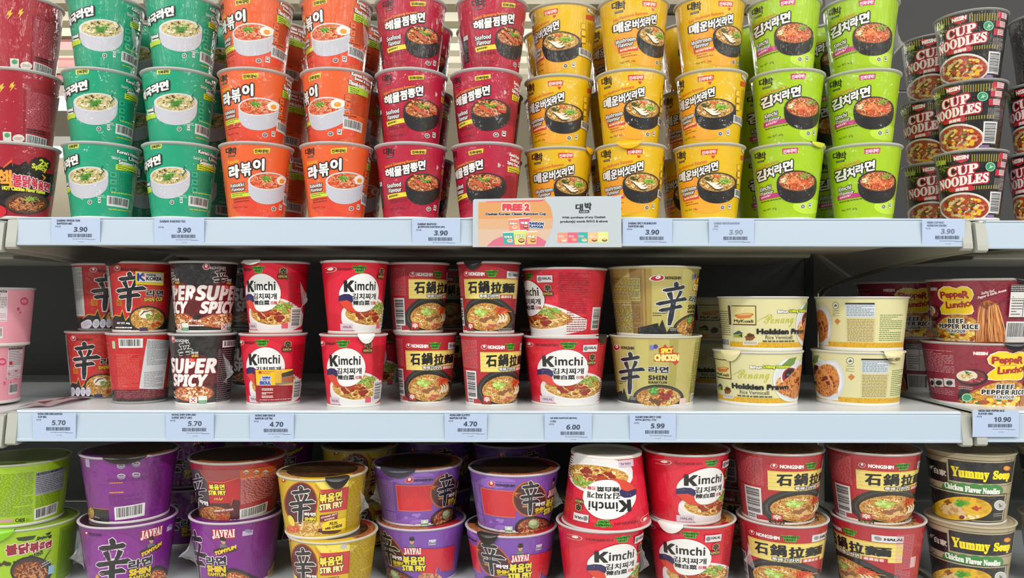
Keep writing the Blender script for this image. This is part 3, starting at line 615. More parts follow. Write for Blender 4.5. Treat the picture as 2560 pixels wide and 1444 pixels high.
def art_shin(A, P, plain=False):
    A.use(P('shin2', 1), 'm1')
    for k in range(8):                                                   # black foot of the print
        a0, a1 = -PI+k*PI/4, -PI+(k+1)*PI/4
        A.add([[(a0, .004), (a1, .004), (a1, .2)], [(a0, .004), (a1, .2), (a0, .2)]], '#191617', 1)
    A.poly([(780, 545), (800, 512), (835, 520), (850, 470), (872, 548), (905, 508), (930, 545), (930, 570), (780, 570)], '#c89a2a'); A.poly([(780, 552), (802, 520), (838, 528), (850, 488), (872, 560), (908, 516), (930, 552), (930, 580), (780, 580)], '#191617')
    A.ell(945, 330, 150, 170, '#c4281c', lay=1)
    A.swirl(815, 184, 19); A.T('NONGSHIM', 840, 182, 958, 202, '#5a0c10', b=.8, sl=-2)
    A.hanja(808, 212, 1016, 492); A.rect(812, 405, 846, 450, '#cf8a26'); A.M(816, 410, 842, 446, '#a8201a', 4, h=.6)
    A.T('라면', 1018, 340, 1130, 386, K, b=2.5, o=(3, '#d8c8b8')); A.T('𝗦𝗛𝗜𝗡 𝗖𝗨𝗣', 1000, 394, 1126, 418, '#e8c02a', b=.8, o=(2.5, '#3a0c08'))
    pot(A, 1022, 545, 128, 94, 660, 'gold', '#161414', '#2a2624'); A.ell(1010, 510, 46, 30, '#efe8d8'); A.stroke([(975, 520, 6), (1000, 492, 12), (1035, 488, 6)], '#6a5236'); A.bits(1060, 520, 44, 30, '#7aa032', 10, 14); A.bits(1080, 580, 36, 20, '#b83a20', 8, 11)
    if plain: A.T('NET WT. 65g', 815, 568, 902, 584, WH, b=.8); A.M(806, 598, 918, 614, WH, 1, h=.6)
    A.use(P('shin1', 1), 'm1'); A.rect(494, 176, 580, 524, '#c2c4c2'); A.M(500, 184, 574, 330, '#5a5a5c', 20); A.M(500, 340, 574, 512, '#5a5a5c', 22)
    A.use(P('shin1', 0), 'm1')
    for i in range(0 if plain else 4): A.ell(506+i*36, 1050, 17, 32, '#d8d6e4', n=20); A.M(496+i*36, 1030, 516+i*36, 1068, '#7a7a9a', 4)
    A.rect(655, 1066, 710, 1090, '#3a2a5a')
    A.use(P('shin2', 0), 'm1')
    A.BC(824, 672, 992, 738); A.M(815, 780, 965, 1020, '#e06058', 22); A.poly([(1022, 674), (1178, 684), (1132, 1032), (966, 1026)], '#c4c7ca')
    A.M(1020, 684, 1160, 860, '#4a4c50', 22); A.M(1000, 905, 1130, 1018, '#6a6c70', 10); A.rect(795, 1034, 1165, 1100, '#5c141c'); A.M(810, 1042, 1140, 1092, '#9a4a50', 4); A.rect(780, 690, 800, 742, '#a8c8a0')
def art_spicy(A, P):
    A.use(P('spicy', 0), 'm1'); pl = A.pl
    for off in (math.radians(-103), 0):
        A.pl = pl[:4]+(pl[4]-off,)
        A.ell(1345, 930, 165, 150, '#5a1418', wob=.06); A.ell(1345, 1060, 140, 62, '#7a3018', wob=.05); soup(A, 1345, 1060, 132, 56, 'rust', 130, 30, 5); A.bits(1345, 1050, 110, 40, '#e8d0a8', 16, 11)
        A.T('𝗦𝗨𝗣𝗘𝗥', 1196, 815, 1494, 918, WH, b=4, o=(4, '#8a1a1e'), it=14); A.T('𝗦𝗣𝗜𝗖𝗬', 1212, 928, 1420, 1010, WH, b=4, o=(4, '#8a1a1e'), it=14)
        A.rect(1318, 1088, 1370, 1130, '#e2dada'); A.stroke([(1328, 1096, 5), (1358, 1122, 5)], '#c02a30'); A.stroke([(1358, 1096, 5), (1328, 1122, 5)], '#c02a30'); A.rect(1378, 1078, 1436, 1130, '#d8e4d8'); A.rect(1380, 1110, 1434, 1129, '#2c8a4a'); A.T('HALAL', 1386, 1114, 1428, 1125, WH)
        A.hanja(1236, 692, 1338, 838, K, '#d8d4d2', .06); A.T('라면', 1330, 764, 1376, 784, WH, b=.6); A.T('SHIN', 1332, 788, 1376, 802, '#d8b82a', b=1); A.T('RED', 1316, 814, 1366, 834, '#d83020', b=2)
    A.pl = pl
    A.M(1506, 745, 1612, 1128, '#7a747a', 26); A.BC(1545, 684, 1640, 732)
    A.use(P('spicy', 1), 'm1'); A.swirl(1432, 172, 24, '#b03040', '#c8c0c0'); A.T('NONGSHIM', 1460, 172, 1565, 192, '#c8c4c4', b=.8); A.T('NET WT. 68g', 1316, 550, 1398, 568, WH, b=.8); A.M(1302, 582, 1416, 598, WH, 1, h=.6)
def art_kimchi(A, P, big=False):
    A.kx = .74 if big else 1
    A.use(P('kim2', 0), 'm2')
    A.ell(795, 880, 190, 190, '#d31a36', lay=1)
    A.poly([(862+180*math.cos(t), 1010+150*math.sin(t)**.6) for t in np.linspace(0, PI, 24)], '#d8d6d6'); A.ell(860, 1010, 178, 104, '#e2dfdd'); soup(A, 860, 1014, 160, 90, 'gold', 170, 34, 6)
    A.bits(860, 1035, 90, 40, '#8a2414', 24, 16); A.bits(850, 1020, 70, 26, '#a83a1c', 12, 14); A.bits(935, 975, 60, 30, '#86aa3c', 12, 15); A.sprig(930, 970, 46, ['#5e8a2c', '#a8c860'], 18, 6)
    A.poly([(680, 935), (720, 950), (780, 1005), (800, 1016), (760, 1018), (715, 1000), (688, 970)], '#cf3f2a')
    A.ell(795, 875, 128, 136, '#e2e2e2', n=56)
    A.poly([(667, 892), (690, 880), (716, 883), (734, 899), (740, 928), (733, 946), (706, 926), (669, 932)], '#2a2054')
    A.poly([(670, 931), (706, 925), (733, 945), (739, 975), (752, 996), (776, 1012), (745, 1011), (715, 996), (688, 966)], '#cf3f2a')
    A.T('𝗞', 688, 790, 738, 866, K, b=3); A.T('𝗶𝗺𝗰𝗵𝗶', 744, 796, 890, 858, K, b=.6)
    A.T('김치찌개', 735, 880, 896, 922, K, b=1.2); A.T('辣白菜', 740, 930, 848, 962, K, b=1.4); A.T('拉麵', 856, 934, 898, 958, '#b83a3a', b=.6)
    A.swirl(626, 706, 18, '#c01c28', '#d8c8c8'); A.T('NONGSHIM', 650, 698, 756 if big else 718, 716, '#6a0c18', b=.6); A.crown(*((766, 684, 858, 732) if big else (722, 684, 818, 732)))
    if not big: A.T('辛', 922, 696, 964, 740, K, b=2.5, o=(3, '#c8a468')); 
    if not big: A.rect(905, 742, 970, 772, '#3c2a18'); A.T('KIMCHI', 912, 748, 964, 764, '#c8a858', b=.6); A.stroke([(904, 744, 4), (936, 726, 6), (970, 744, 4)], '#3c2a18')
    
    if not big: A.M(975, 720, 1055, 960, '#8a0a1e', 22); A.BC(978, 972, 1026, 1108, hor=True); A.rect(924, 1088, 962, 1124, '#d85060')
    A.rect(684, 1090, 744, 1138, '#c8b8c4'); A.T('HALAL', 696, 1104, 740, 1120, '#7a5a6a', b=.5)
    if not big: return
    A.use(P('kimbig', 1), 'm3'); A.T('辛', 620, 302, 660, 346, K, b=3, o=(4, '#c8a468')); A.rect(608, 350, 676, 378, '#3c2a18'); A.T('KIMCHI', 614, 356, 670, 372, '#c8a858', b=.8); A.BC(942, 460, 994, 620, hor=True); A.M(770, 215, 910, 640, '#96081f', 26); A.M(715, 215, 768, 470, '#96081f', 16); A.rect(568, 234, 672, 284, '#d8d2d4'); A.T('HALAL', 602, 246, 664, 264, '#3a3438', b=1); A.ell(585, 260, 13, 16, '#7a787c')
def art_clay(A, P, kx=1):
    A.kx = kx
    A.use(P('clay1', 0), 'm2')
    A.ell(1366, 1020, 172, 150, '#2f2d2a'); A.ell(1366, 1016, 158, 122, '#47443e'); A.ell(1366, 1016, 150, 116, '#26221e'); soup(A, 1366, 1022, 142, 96, 'gold', 190, 30, 5)
    A.squig(1366, 1022, 136, 90, ['#d8683a', '#c89a70'], 50, 28, 5)
    A.bits(1340, 985, 46, 26, '#9cbc48', 12, 18); A.bits(1330, 990, 40, 22, '#c4d884', 8, 12); A.sprig(1455, 975, 52, ['#d8502a', '#e8783c', '#c83c20'], 40, 7); A.bits(1390, 1045, 62, 30, '#d8b070', 12, 20); A.bits(1380, 1040, 44, 24, '#8a5a34', 6, 15)
    for i in range(3): A.stroke([(1432+i*17, 1060-i*4, 6), (1450+i*16, 1040-i*4, 15), (1452+i*16, 1015-i*4, 12), (1440+i*16, 1000-i*4, 5)], '#e6d4b4')
    A.bits(1400, 1085, 40, 14, '#b85a4a', 6, 13); A.M(1300, 1118, 1380, 1140, '#c8c4bc', 2); A.M(1440, 1090, 1510, 1120, '#b8b4ac', 3)
    A.rect(1208, 758, 1548, 896, '#e2ce74'); A.rect(1208, 758, 1548, 766, '#d6b84a')
    for i, y in enumerate((785, 812, 840, 866)): A.rect(1208, y, 1548, y+5, '#d9c263')
    for ch, x0, y0, x1, y1 in (('石', 1242, 784, 1304, 860), ('鍋', 1318, 776, 1390, 858), ('拉', 1404, 784, 1466, 860), ('麵', 1474, 786, 1532, 848)): A.T(ch, x0, y0, x1, y1, K, b=3.2, sl=3)
    A.stroke([(1240, 790, 9), (1270, 786, 12), (1306, 784, 8)], K)
    A.T('뚝배기라면', 1325, 866, 1446, 890, WH, b=.8, o=(3.5, '#1c1a1a')); A.rect(1456, 862, 1524, 890, '#b02a34'); A.T('濃濃香香', 1462, 866, 1518, 886, '#efd8d0', b=.5)
    A.swirl(1226, 722, 17, '#a82834', '#e4d8d8'); A.T('NONGSHIM', 1250, 712, 1360, 736, WH, b=1.4, sl=-3); A.crown(1368, 700, 1450, 746)
    A.rect(1500, 698, 1566, 746, '#d4d4d6'); A.ell(1516, 722, 9, 14, '#8a8a90'); A.T('HALAL', 1530, 712, 1562, 728, '#3a3a3e', b=.8)
    A.rect(1232, 1064, 1276, 1110, '#b02430'); A.T('辛', 1238, 1068, 1270, 1102, '#e8dcd0', b=1.6); A.rect(1224, 1112, 1286, 1134, '#4a4030'); A.T('SHIN', 1232, 1116, 1278, 1130, '#b8a878')
    A.use(P('clay1', 1), 'm2'); A.M(1095, 180, 1205, 380, '#d08088', 20); A.M(1098, 392, 1190, 640, '#c87078', 24)
    A.use(P('clay2', 0), 'm3'); A.BC(86, 1000, 120, 1130, hor=True); A.poly([(96, 1000), (122, 1000), (109, 965)], '#e8d8d8'); A.rect(102, 1010, 128, 1050, '#d88088')
    A.use(P('cb2', 0), 'b5'); A.rect(1885, 1225, 1935, 1330, '#d8a8ac'); A.M(1740, 1000, 1900, 1440, '#d09098', 30);
    A.use(P('cb1', 1), 'b5'); A.BC(262, 530, 414, 800, hor=True)
def art_gold(A, P):
    A.use(P('gold', 0), 'm3')
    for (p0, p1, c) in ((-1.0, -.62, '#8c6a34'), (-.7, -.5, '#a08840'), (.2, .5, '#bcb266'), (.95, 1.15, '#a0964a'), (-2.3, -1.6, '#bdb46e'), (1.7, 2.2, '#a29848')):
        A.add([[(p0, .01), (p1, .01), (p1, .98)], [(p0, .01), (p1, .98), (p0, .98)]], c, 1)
    A.swirl(1118, 734, 22, '#b02030'); A.T('NONGSHIM', 1146, 728, 1236, 748, '#2a2214', b=.9)
    A.poly([(1070, 1060), (1130, 1050), (1152, 1042), (1166, 1100), (1192, 1128), (1214, 1096), (1240, 1092), (1244, 1166), (1070, 1166)], '#14171c')
    A.ell(1405, 1086, 174, 88, '#1e1b1a'); A.ell(1405, 1082, 162, 76, '#3a3530'); soup(A, 1405, 1088, 152, 68, 'gold', 170, 28, 5); A.squig(1405, 1088, 150, 66, ['#b85a2a', '#8a5a20'], 60, 28, 5)
    A.bits(1372, 1046, 34, 22, '#3f8a3a', 14, 13); A.bits(1370, 1040, 26, 14, '#6ab050', 8, 9); A.sprig(1455, 1075, 60, ['#b03028', '#8a2420'], 30, 11); A.bits(1390, 1116, 46, 16, '#6a3c20', 12, 13)
    A.hanja(1130, 768, 1312, 1066, '#141a26', '#c8cdd8', .05)
    A.poly([(1372, 832), (1382, 780), (1412, 782), (1405, 742), (1440, 728), (1452, 712), (1470, 735), (1505, 720), (1508, 770), (1548, 775), (1545, 838), (1520, 862), (1500, 838)], '#b8361c')
    A.T('SPICY', 1424, 742, 1502, 776, '#e8d43a', b=3, sl=4); A.T('CHICKEN', 1380, 786, 1544, 828, '#ece08a', b=4.5, sl=0)
    A.ell(1385, 728, 16, 16, '#4a3a8a'); A.rect(1345, 718, 1372, 752, '#6a7aa8')
    A.T('라면', 1338, 872, 1474, 914, '#16202e', b=3, o=(4, '#d8d8d0')); A.T('𝗦𝗛𝗜𝗡', 1336, 934, 1464, 966, '#121212', b=1.2); A.T('𝗥𝗔𝗠𝗬𝗨𝗡', 1336, 974, 1464, 992, '#121212', b=.4)
    A.M(1130, 970, 1172, 1000, '#3a3418', 2); A.M(1640, 700, 1692, 1050, '#4a4622', 30); A.BC(1628, 1060, 1662, 1120, hor=True); A.rect(1550, 1094, 1594, 1136, '#d8b8b0'); A.rect(1145, 1110, 1168, 1132, '#c8d8cc')
    A.use(P('gold', 1), 'm3')
    A.rect(1086, 250, 1282, 420, '#6a6238'); A.rect(1089, 253, 1279, 417, '#aaa05a'); A.M(1094, 258, 1274, 410, '#3c3818', 14); A.M(1100, 430, 1280, 640, '#4a4420', 20); A.M(1436, 486, 1476, 508, '#3c3818', 2)
    A.poly([(1302, 640), (1302, 612), (1340, 600), (1410, 598), (1432, 548), (1462, 640), (1486, 604), (1530, 604), (1530, 650), (1302, 650)], '#14171c'); A.M(1484, 608, 1526, 630, '#c8ccd0', 2)
def art_prawn(A, P):
    A.use(P('prawn1', 0), 'm4')
    for k in range(16):
        a0, a1 = -PI+k*PI/8, -PI+(k+1)*PI/8
        A.add([[(a0, .004), (a1, .004), (a1, .075)], [(a0, .004), (a1, .075), (a0, .075)]], '#e0ddd0', 1)
        A.add([[(a0, .075), (a1, .075), (a1, .17)], [(a0, .075), (a1, .17), (a0, .17)]], 'N#a8760e#e0b02a#cf9a1a#8f8a2a:420', 1)
    A.use(P('prawn2', 0), 'm5')
    A.ell(215, 965, 94, 148, '#ccd2d6'); A.ell(208, 970, 84, 136, '#dfe2e2');
    A.ell(348, 828, 27, 27, '#6a7a72'); A.ell(348, 828, 22, 22, '#dcdcc0'); A.sprig(348, 828, 18, ['#4a5a52'], 9, 5); A.M(322, 862, 376, 872, '#5a5a50', 1); A.M(318, 880, 378, 908, '#8a8460', 3)
    A.poly([(332, 942), (356, 920), (382, 942), (356, 968)], '#c07a34'); A.rect(425, 812, 615, 915, '#c3cdd4'); A.rect(425, 812, 615, 824, '#2a2a2e'); A.M(432, 830, 608, 910, '#5a6470', 7, fill=.6)
    A.rect(425, 922, 608, 1096, '#cdbf88'); A.M(432, 928, 600, 1090, '#6a6238', 15); A.M(632, 890, 712, 1078, '#5a7a2a', 14)
    A.use(P('prawn1', 0), 'm4')
    A.ell(708, 965, 118, 155, '#d6dadc'); A.ell(712, 965, 108, 142, '#ccd2d4'); A.poly([(640, 868), (700, 812), (752, 800), (735, 850), (690, 880)], '#6a8a3a')
    A.ell(700, 1000, 92, 82, 'N#b05a2c#d89a5a#e8c890:220'); A.ell(712, 945, 70, 78, '#e6dada', rot=.2); A.ell(712, 940, 60, 64, '#8a2030', rot=.2); A.ell(716, 930, 46, 46, '#1e1620'); A.bits(716, 930, 28, 26, '#6a6a74', 10, 7); A.squig(690, 1035, 80, 44, ['#e8d8a0', '#d8b060'], 40, 40, 6)
    A.use(P('prawn2', 0), 'm5'); A.ell(188, 968, 86, 116, 'N#7a3418#b86a34#d8984e#94401c:150'); A.bits(200, 990, 50, 50, '#6a2416', 8, 16); A.stroke([(130, 870, 8), (190, 920, 16), (230, 1000, 14), (225, 1040, 6)], '#d0905a')
    A.use(P('prawn1', 0), 'm4')
    A.rect(190, 818, 298, 954, '#4a3a1c'); A.rect(195, 824, 293, 946, '#d8cc8c'); A.ell(244, 882, 40, 11, '#b05a20'); A.poly([(204, 884), (284, 884), (268, 906), (220, 906)], '#c87838'); A.ell(244, 880, 32, 7, '#e0a868'); A.stroke([(235, 870, 3), (228, 850, 4), (242, 835, 3)], '#e8e0c0'); A.T('MyKuali', 206, 916, 284, 942, '#2a2010', b=.8)
    A.T('Bihun', 432, 864, 514, 882, '#f0f0e4', b=1.4, o=(3, '#5a5a50')); A.T('Udang Hokkien', 524, 862, 700, 882, '#d4e02c', b=1.4, o=(3, '#5a6a1c'))
    A.T('𝓟𝓮𝓷𝓪𝓷𝓰', 345, 892, 568, 988, '#b4b42e', sl=6); A.stroke([(308, 930, 2), (340, 910, 4), (372, 898, 3)], '#b4b42e')
    A.T('Hokkien Prawn', 310, 998, 692, 1032, '#16161a', b=3.6); A.T('Rice Vermicelli', 360, 1042, 564, 1068, '#5c5a52', b=.6); A.M(344, 1074, 590, 1090, '#5a5a40', 1, h=.7)
    A.rect(210, 1012, 240, 1036, '#8aa02c'); A.poly([(206, 1012), (244, 1012), (225, 988)], '#3c4a5a'); A.T('4', 228, 1014, 240, 1034, '#2c3a14', b=1)
    A.ell(275, 1040, 24, 26, '#7a4a20', wob=.15); A.ell(276, 1030, 14, 12, '#4a2c14', wob=.2); A.poly([(245, 1068), (320, 1072), (318, 1098), (246, 1092)], '#d8d6cc'); A.M(252, 1074, 314, 1092, '#4a4a44', 2)
    A.use(P('prawn1', 1), 'm4'); A.rect(302, 415, 310, 700, '#c8c8bc'); A.M(222, 480, 292, 660, '#6a6a4a', 12); A.BC(236, 680, 290, 735, hor=False)
def art_pepper(A, P):
    A.use(P('pep1', 1), 'm5')
    A.ell(1100, 640, 165, 130, 'N#8a4a14#c8862a#e0b040:140'); 
    for c, n, z in (('#d89a2a', 40, 22), ('#f0c83a', 34, 20), ('#a8481c', 18, 16), ('#f4e08a', 20, 14), ('#3f6a24', 8, 10)): A.bits(1090, 640, 140, 90, c, n, z)
    A.poly([(1235, 470), (1255, 420), (1310, 408), (1355, 430), (1372, 520), (1420, 640), (1400, 715), (1240, 715), (1225, 600)], '#b86a30')
    for i in range(46):
        x = 1240+i*3.2; g = A.rng
        A.stroke([(x*.8+1300*.2, 425+g.uniform(0, 20), 5), (x+g.uniform(-8, 8), 520, 7), (x+(x-1300)*.25+g.uniform(-8, 8), 620, 7), (x+(x-1300)*.4, 705, 5)], g.choice(['#d88a48', '#e8a868', '#b86a2c', '#c87838', '#8a4418']))
    A.bits(1290, 440, 40, 20, '#7a3a24', 10, 12); A.stroke([(1360, 440, 6), (1440, 400, 7), (1500, 370, 6)], '#4a1820'); A.ell(1400, 640, 40, 70, '#24201c', lay=1)
    S1 = [(1085, 325), (1120, 310), (1160, 312), (1195, 335), (1206, 370), (1195, 400), (1178, 425), (1200, 455), (1206, 485), (1192, 506), (1150, 512), (1085, 508), (1020, 512), (985, 506), (972, 480), (985, 450), (1005, 425), (972, 400), (960, 365), (968, 335), (1000, 312), (1045, 312)]
    cx = sum(x for x, _ in S1)/len(S1); cy = sum(y for _, y in S1)/len(S1)
    for f, c in ((1.05, '#a8182c'), (1.02, '#efe4d8'), (.97, '#f2cf14')): A.poly([(cx+(x-cx)*f, cy+(y-cy)*f) for x, y in S1], c)
    for t, x0, y0, x1, y1, bb in (('P', 980, 350, 1012, 396, 3), ('e', 1014, 362, 1040, 392, 3), ('p', 1044, 360, 1068, 398, 3), ('p', 1072, 358, 1098, 398, 3), ('e', 1100, 360, 1126, 390, 3), ('R', 1130, 345, 1172, 394, 3), ('L', 1018, 420, 1044, 466, 3), ('u', 1046, 436, 1070, 462, 3), ('n', 1074, 434, 1098, 460, 3), ('c', 1100, 432, 1122, 458, 3), ('h', 1124, 418, 1148, 458, 3), ('O', 1150, 420, 1186, 452, 2.5)): A.T(t, x0, y0, x1, y1, '#a81c28', b=bb)
    A.M(1022, 402, 1130, 412, '#a83a1c', 1)
    pass
    A.T('Sizzling Beef,', 1258, 350, 1350, 376, '#e8d8d4', b=.8, sl=22); A.T('Pepper & Garlic Aroma', 1238, 382, 1420, 406, '#e8d8d4', b=.8, sl=56)
    A.T('𝗕𝗘𝗘𝗙', 1030, 542, 1136, 574, '#161618', b=1.2, o=(6, '#efece8')); A.T('𝗣𝗘𝗣𝗣𝗘𝗥 𝗥𝗜𝗖𝗘', 974, 580, 1238, 612, '#161618', b=1.2, o=(6, '#efece8')); A.T('𝗙𝗟𝗔𝗩𝗢𝗨𝗥', 1030, 618, 1152, 640, '#161618', b=.4, o=(5, '#efece8'))
    A.rect(1448, 300, 1580, 528, '#d8d4d2'); A.rect(1450, 302, 1580, 350, '#222022'); A.M(1456, 308, 1580, 346, '#d8d4d2', 3); A.rect(1450, 396, 1580, 399, '#222022'); A.rect(1535, 350, 1538, 526, '#222022'); A.M(1456, 404, 1530, 520, '#3a383a', 6); A.BC(1428, 560, 1570, 696, n=34)
    A.use(P('pep1', 0), 'm5')
    A.M(868, 752, 1066, 912, '#d09aa8', 15); 
    for i, x in enumerate((904, 936, 1000)): A.rect(x, 956, x+(28 if i == 0 else 58 if i == 1 else 76), 1012, '#d8d2d0'); A.ell(x+(14 if i == 0 else 29 if i == 1 else 38), 986, 12 if i == 0 else 22, 18, '#2a2628')
    A.M(906, 1022, 1070, 1070, '#c88a98', 4); A.ell(1195, 948, 110, 58, '#2a1a1c'); A.ell(1190, 944, 96, 48, '#7a2430'); A.ell(1160, 935, 72, 38, '#e6dcc0'); A.bits(1160, 935, 40, 20, '#d8a83a', 14, 9); A.bits(1220, 965, 50, 16, '#b8505a', 12, 11); A.sprig(1166, 915, 24, ['#3f6a24'], 12, 6)
    A.T('NISSIN', 1206, 766, 1300, 786, '#efe4e2', b=3); A.poly([(1186, 758), (1320, 756), (1300, 796), (1255, 812), (1205, 800)], '#b01c34', lay=1); A.M(1100, 1010, 1200, 1036, '#c8c4c0', 2); A.ell(1160, 1090, 36, 30, '#a8dcb8'); A.ell(1160, 1090, 28, 23, '#3f9a68'); A.ell(1140, 1080, 45, 60, '#2c2628', lay=1)
def art_pink(A, P):
    A.use(P('pink', 1), 'm1'); A.rect(-120, 332, 52, 562, '#d8cdd0'); A.T('NUTRITION INFORMATION', -118, 336, 48, 352, '#3a3034', b=1); A.M(-110, 360, 46, 480, '#6a5a60', 10, fill=.6); A.M(-110, 500, 40, 560, '#a87884', 5); A.BC(-90, 600, 20, 680)
    A.ell(168, 415, 28, 28, '#cf4a6c'); A.ell(168, 415, 20, 14, '#e08aa0'); A.ell(127, 470, 9, 12, '#cf4a6c'); A.ell(140, 495, 7, 8, '#cf4a6c')
    A.use(P('pink', 0), 'm1'); A.ell(15, 835, 28, 26, '#cf4a6c'); A.ell(15, 835, 20, 13, '#e890a4'); A.ell(75, 845, 12, 14, '#c02a3c'); A.M(0, 1110, 100, 1128, '#b8607a', 1); A.ell(110, 900, 8, 8, '#cf4a6c'); A.bits(60, 980, 60, 70, '#d8607c', 7, 8)
def art_jjang(A, P):
    A.use(P('jjang', 0), 'b1')
    A.rect(575, 900, 790, 1440, '#6f9412'); A.M(600, 950, 720, 1380, '#4a6a0c', 30)
    A.T('Jjajang', 358, 1012, 506, 1046, '#16180c', b=3, it=8); A.poly([(450, 990), (480, 978), (512, 970), (490, 1000), (460, 1005)], '#16180c'); A.poly([(160, 1030), (250, 1018), (360, 1006), (330, 1046), (240, 1064), (180, 1060)], '#2a3c1a')
    for ch, x0, y0, x1, y1 in (('불', 60, 1110, 172, 1210), ('닭', 188, 1098, 290, 1194), ('볶', 298, 1088, 384, 1182), ('음', 392, 1084, 446, 1142), ('면', 452, 1076, 504, 1136)): A.T(ch, x0, y0, x1, y1, '#8a1c34', b=6, o=(7, '#e8d0cc'), sl=14)
    A.M(130, 1250, 420, 1275, '#2a3a0c', 1, sl=80, h=.7); A.T('HOT CHICKEN FLAVOR RAMEN', 140, 1262, 420, 1286, '#24300c', sl=64, b=.6)
    A.ell(310, 1370, 205, 150, '#1c1a18'); A.ell(312, 1370, 190, 136, '#3a3430'); soup(A, 305, 1385, 172, 118, 'dark', 150, 60, 12); A.stroke([(500, 1150, 5), (450, 1230, 10), (420, 1300, 18)], '#4a4440'); A.bits(230, 1380, 80, 50, '#7a3a24', 10, 22); A.squig(310, 1400, 150, 90, ['#c89058'], 20, 60, 8)
    A.poly([(400, 1300), (480, 1268), (505, 1295), (420, 1345)], '#2a2622'); A.M(410, 1280, 495, 1330, '#d8d4cc', 2, sl=30); A.rect(474, 1310, 532, 1396, '#8ab4c8'); A.bits(40, 1290, 60, 24, '#3a2a18', 6, 22)
    A.use(P('jjang', 1), 'b1')
    A.M(-60, 395, 325, 835, '#4c680c', 34, fill=.95); A.rect(352, 362, 628, 592, '#8f949c'); A.T('NUTRITION INFORMATION', 366, 372, 618, 396, '#20242a', b=1.4, sl=10); A.M(360, 410, 616, 580, '#4a4e58', 9, fill=.7, sl=10); A.M(352, 605, 590, 720, '#3c560a', 9, sl=12); A.BC(338, 735, 562, 850, sl=20); A.rect(-20, 862, 130, 892, '#c890a0'); A.T('ES', 198, 852, 246, 884, '#24300c', b=3); A.ell(172, 870, 22, 18, '#24300c'); A.ell(172, 870, 12, 10, '#97bd14'); A.T('♲', 256, 850, 290, 884, '#24300c')
def jay(A, x0, y0, x1, y1, red=1):
    if red: A.rect(x0-4, y0-4, x1+4, y1+4, '#a81c30', sl=2)
    A.T('𝐉𝐀𝐘𝐅𝐀𝐈', x0, y0, x1, y1, '#ecdcd8', b=2.2, sl=4)
def chef(A, x, y, r):
    A.poly([(x-1.5*r, y+3*r), (x-1.3*r, y+1.4*r), (x-.4*r, y+1.0*r), (x+.4*r, y+1.0*r), (x+1.3*r, y+1.4*r), (x+1.5*r, y+3*r)], '#6c6a72'); A.ell(x, y, r*.8, r, '#c89a78', n=20); A.ell(x, y-.75*r, r*1.05, r*.55, '#1a181a', n=20); A.rect(x-r*.8, y-1.8*r, x+r*.8, y-.8*r, '#1a181a')
    A.ell(x-.3*r, y-.05*r, .1*r, .07*r, '#2a1a14', n=8); A.ell(x+.3*r, y-.05*r, .1*r, .07*r, '#2a1a14', n=8); A.stroke([(x-.25*r, y+.45*r, .08*r), (x, y+.52*r, .12*r), (x+.25*r, y+.45*r, .08*r)], '#8a3a34')
def art_tomyum(A, P):
    A.use(P('tom1', 0), 'b1')
    A.ell(1150, 1250, 300, 260, '#7e2288', lay=1); A.M(985, 1120, 1280, 1260, '#8a3494', 3, h=.8)
    A.ell(1570, 1440, 110, 125, '#2a2220'); A.ell(1570, 1450, 100, 110, '#4a3a2a'); soup(A, 1572, 1455, 90, 98, 'rust', 70, 44, 9)
    A.hanja(955, 1040, 1318, 1600, '#1c1a20', '#d4ccd4', .04)
    jay(A, 1398, 945, 1602, 1036); chef(A, 1500, 1062, 26)
    A.poly([(1382, 1180), (1400, 1160), (1590, 1080), (1608, 1096), (1604, 1122), (1580, 1145), (1410, 1212), (1388, 1205)], '#3a2416'); A.T('TOMYUM', 1402, 1170, 1588, 1206, '#e8c42a', b=3.5, sl=66)
    A.T('라면', 1278, 1255, 1500, 1334, '#1c1a20', b=6, o=(6, '#e0d8e0'), sl=14); A.T('SHIN', 1285, 1342, 1486, 1400, '#d8b828', b=7, o=(7, '#1c1a16')); A.T('RAMYUN', 1285, 1410, 1486, 1444, '#d8b828', b=3, o=(6, '#1c1a16'))
    A.swirl(860, 985, 20, '#9a3050', '#7a2a6a'); A.T('NONGSHIM', 888, 988, 1008, 1014, '#4a0c54', b=1); A.rect(1656, 912, 1706, 958, '#b8b0cc'); A.ell(1690, 912, 18, 18, '#8a7ab0'); A.M(985, 1388, 1035, 1410, '#c8902a', 1); A.poly([(945, 1440), (968, 1396), (990, 1440)], '#c8902a')
    A.use(P('tom1', 1), 'b1')
    A.BC(1136, 730, 1434, 862, sl=20, n=34); A.rect(925, 752, 1080, 884, '#17121a'); A.rect(925, 752, 1080, 758, '#b87a34'); A.M(940, 830, 990, 850, '#d8d4dc', 2)
    for x, y in ((1200, 320), (1350, 300), (1204, 425), (1352, 410)): A.ell(x, y, 42, 30, '#8a7a94'); A.ell(x, y-10, 40, 14, '#c8c0d0'); A.ell(x, y-8, 30, 8, '#5a4a64')
    A.M(1085, 484, 1218, 496, '#cf8a3a', 1, h=.8); A.M(1085, 578, 1228, 596, '#cf8a3a', 1, h=.8); A.M(1080, 610, 1420, 720, '#5a1062', 7); A.M(1060, 440, 1470, 480, '#5a1062', 3); A.M(1500, 260, 1600, 800, '#54105c', 34); A.ell(905, 800, 30, 60, 'N#8a5a20#c89a50#5a2a14:200'); A.rect(850, 250, 890, 330, '#a89ac0')
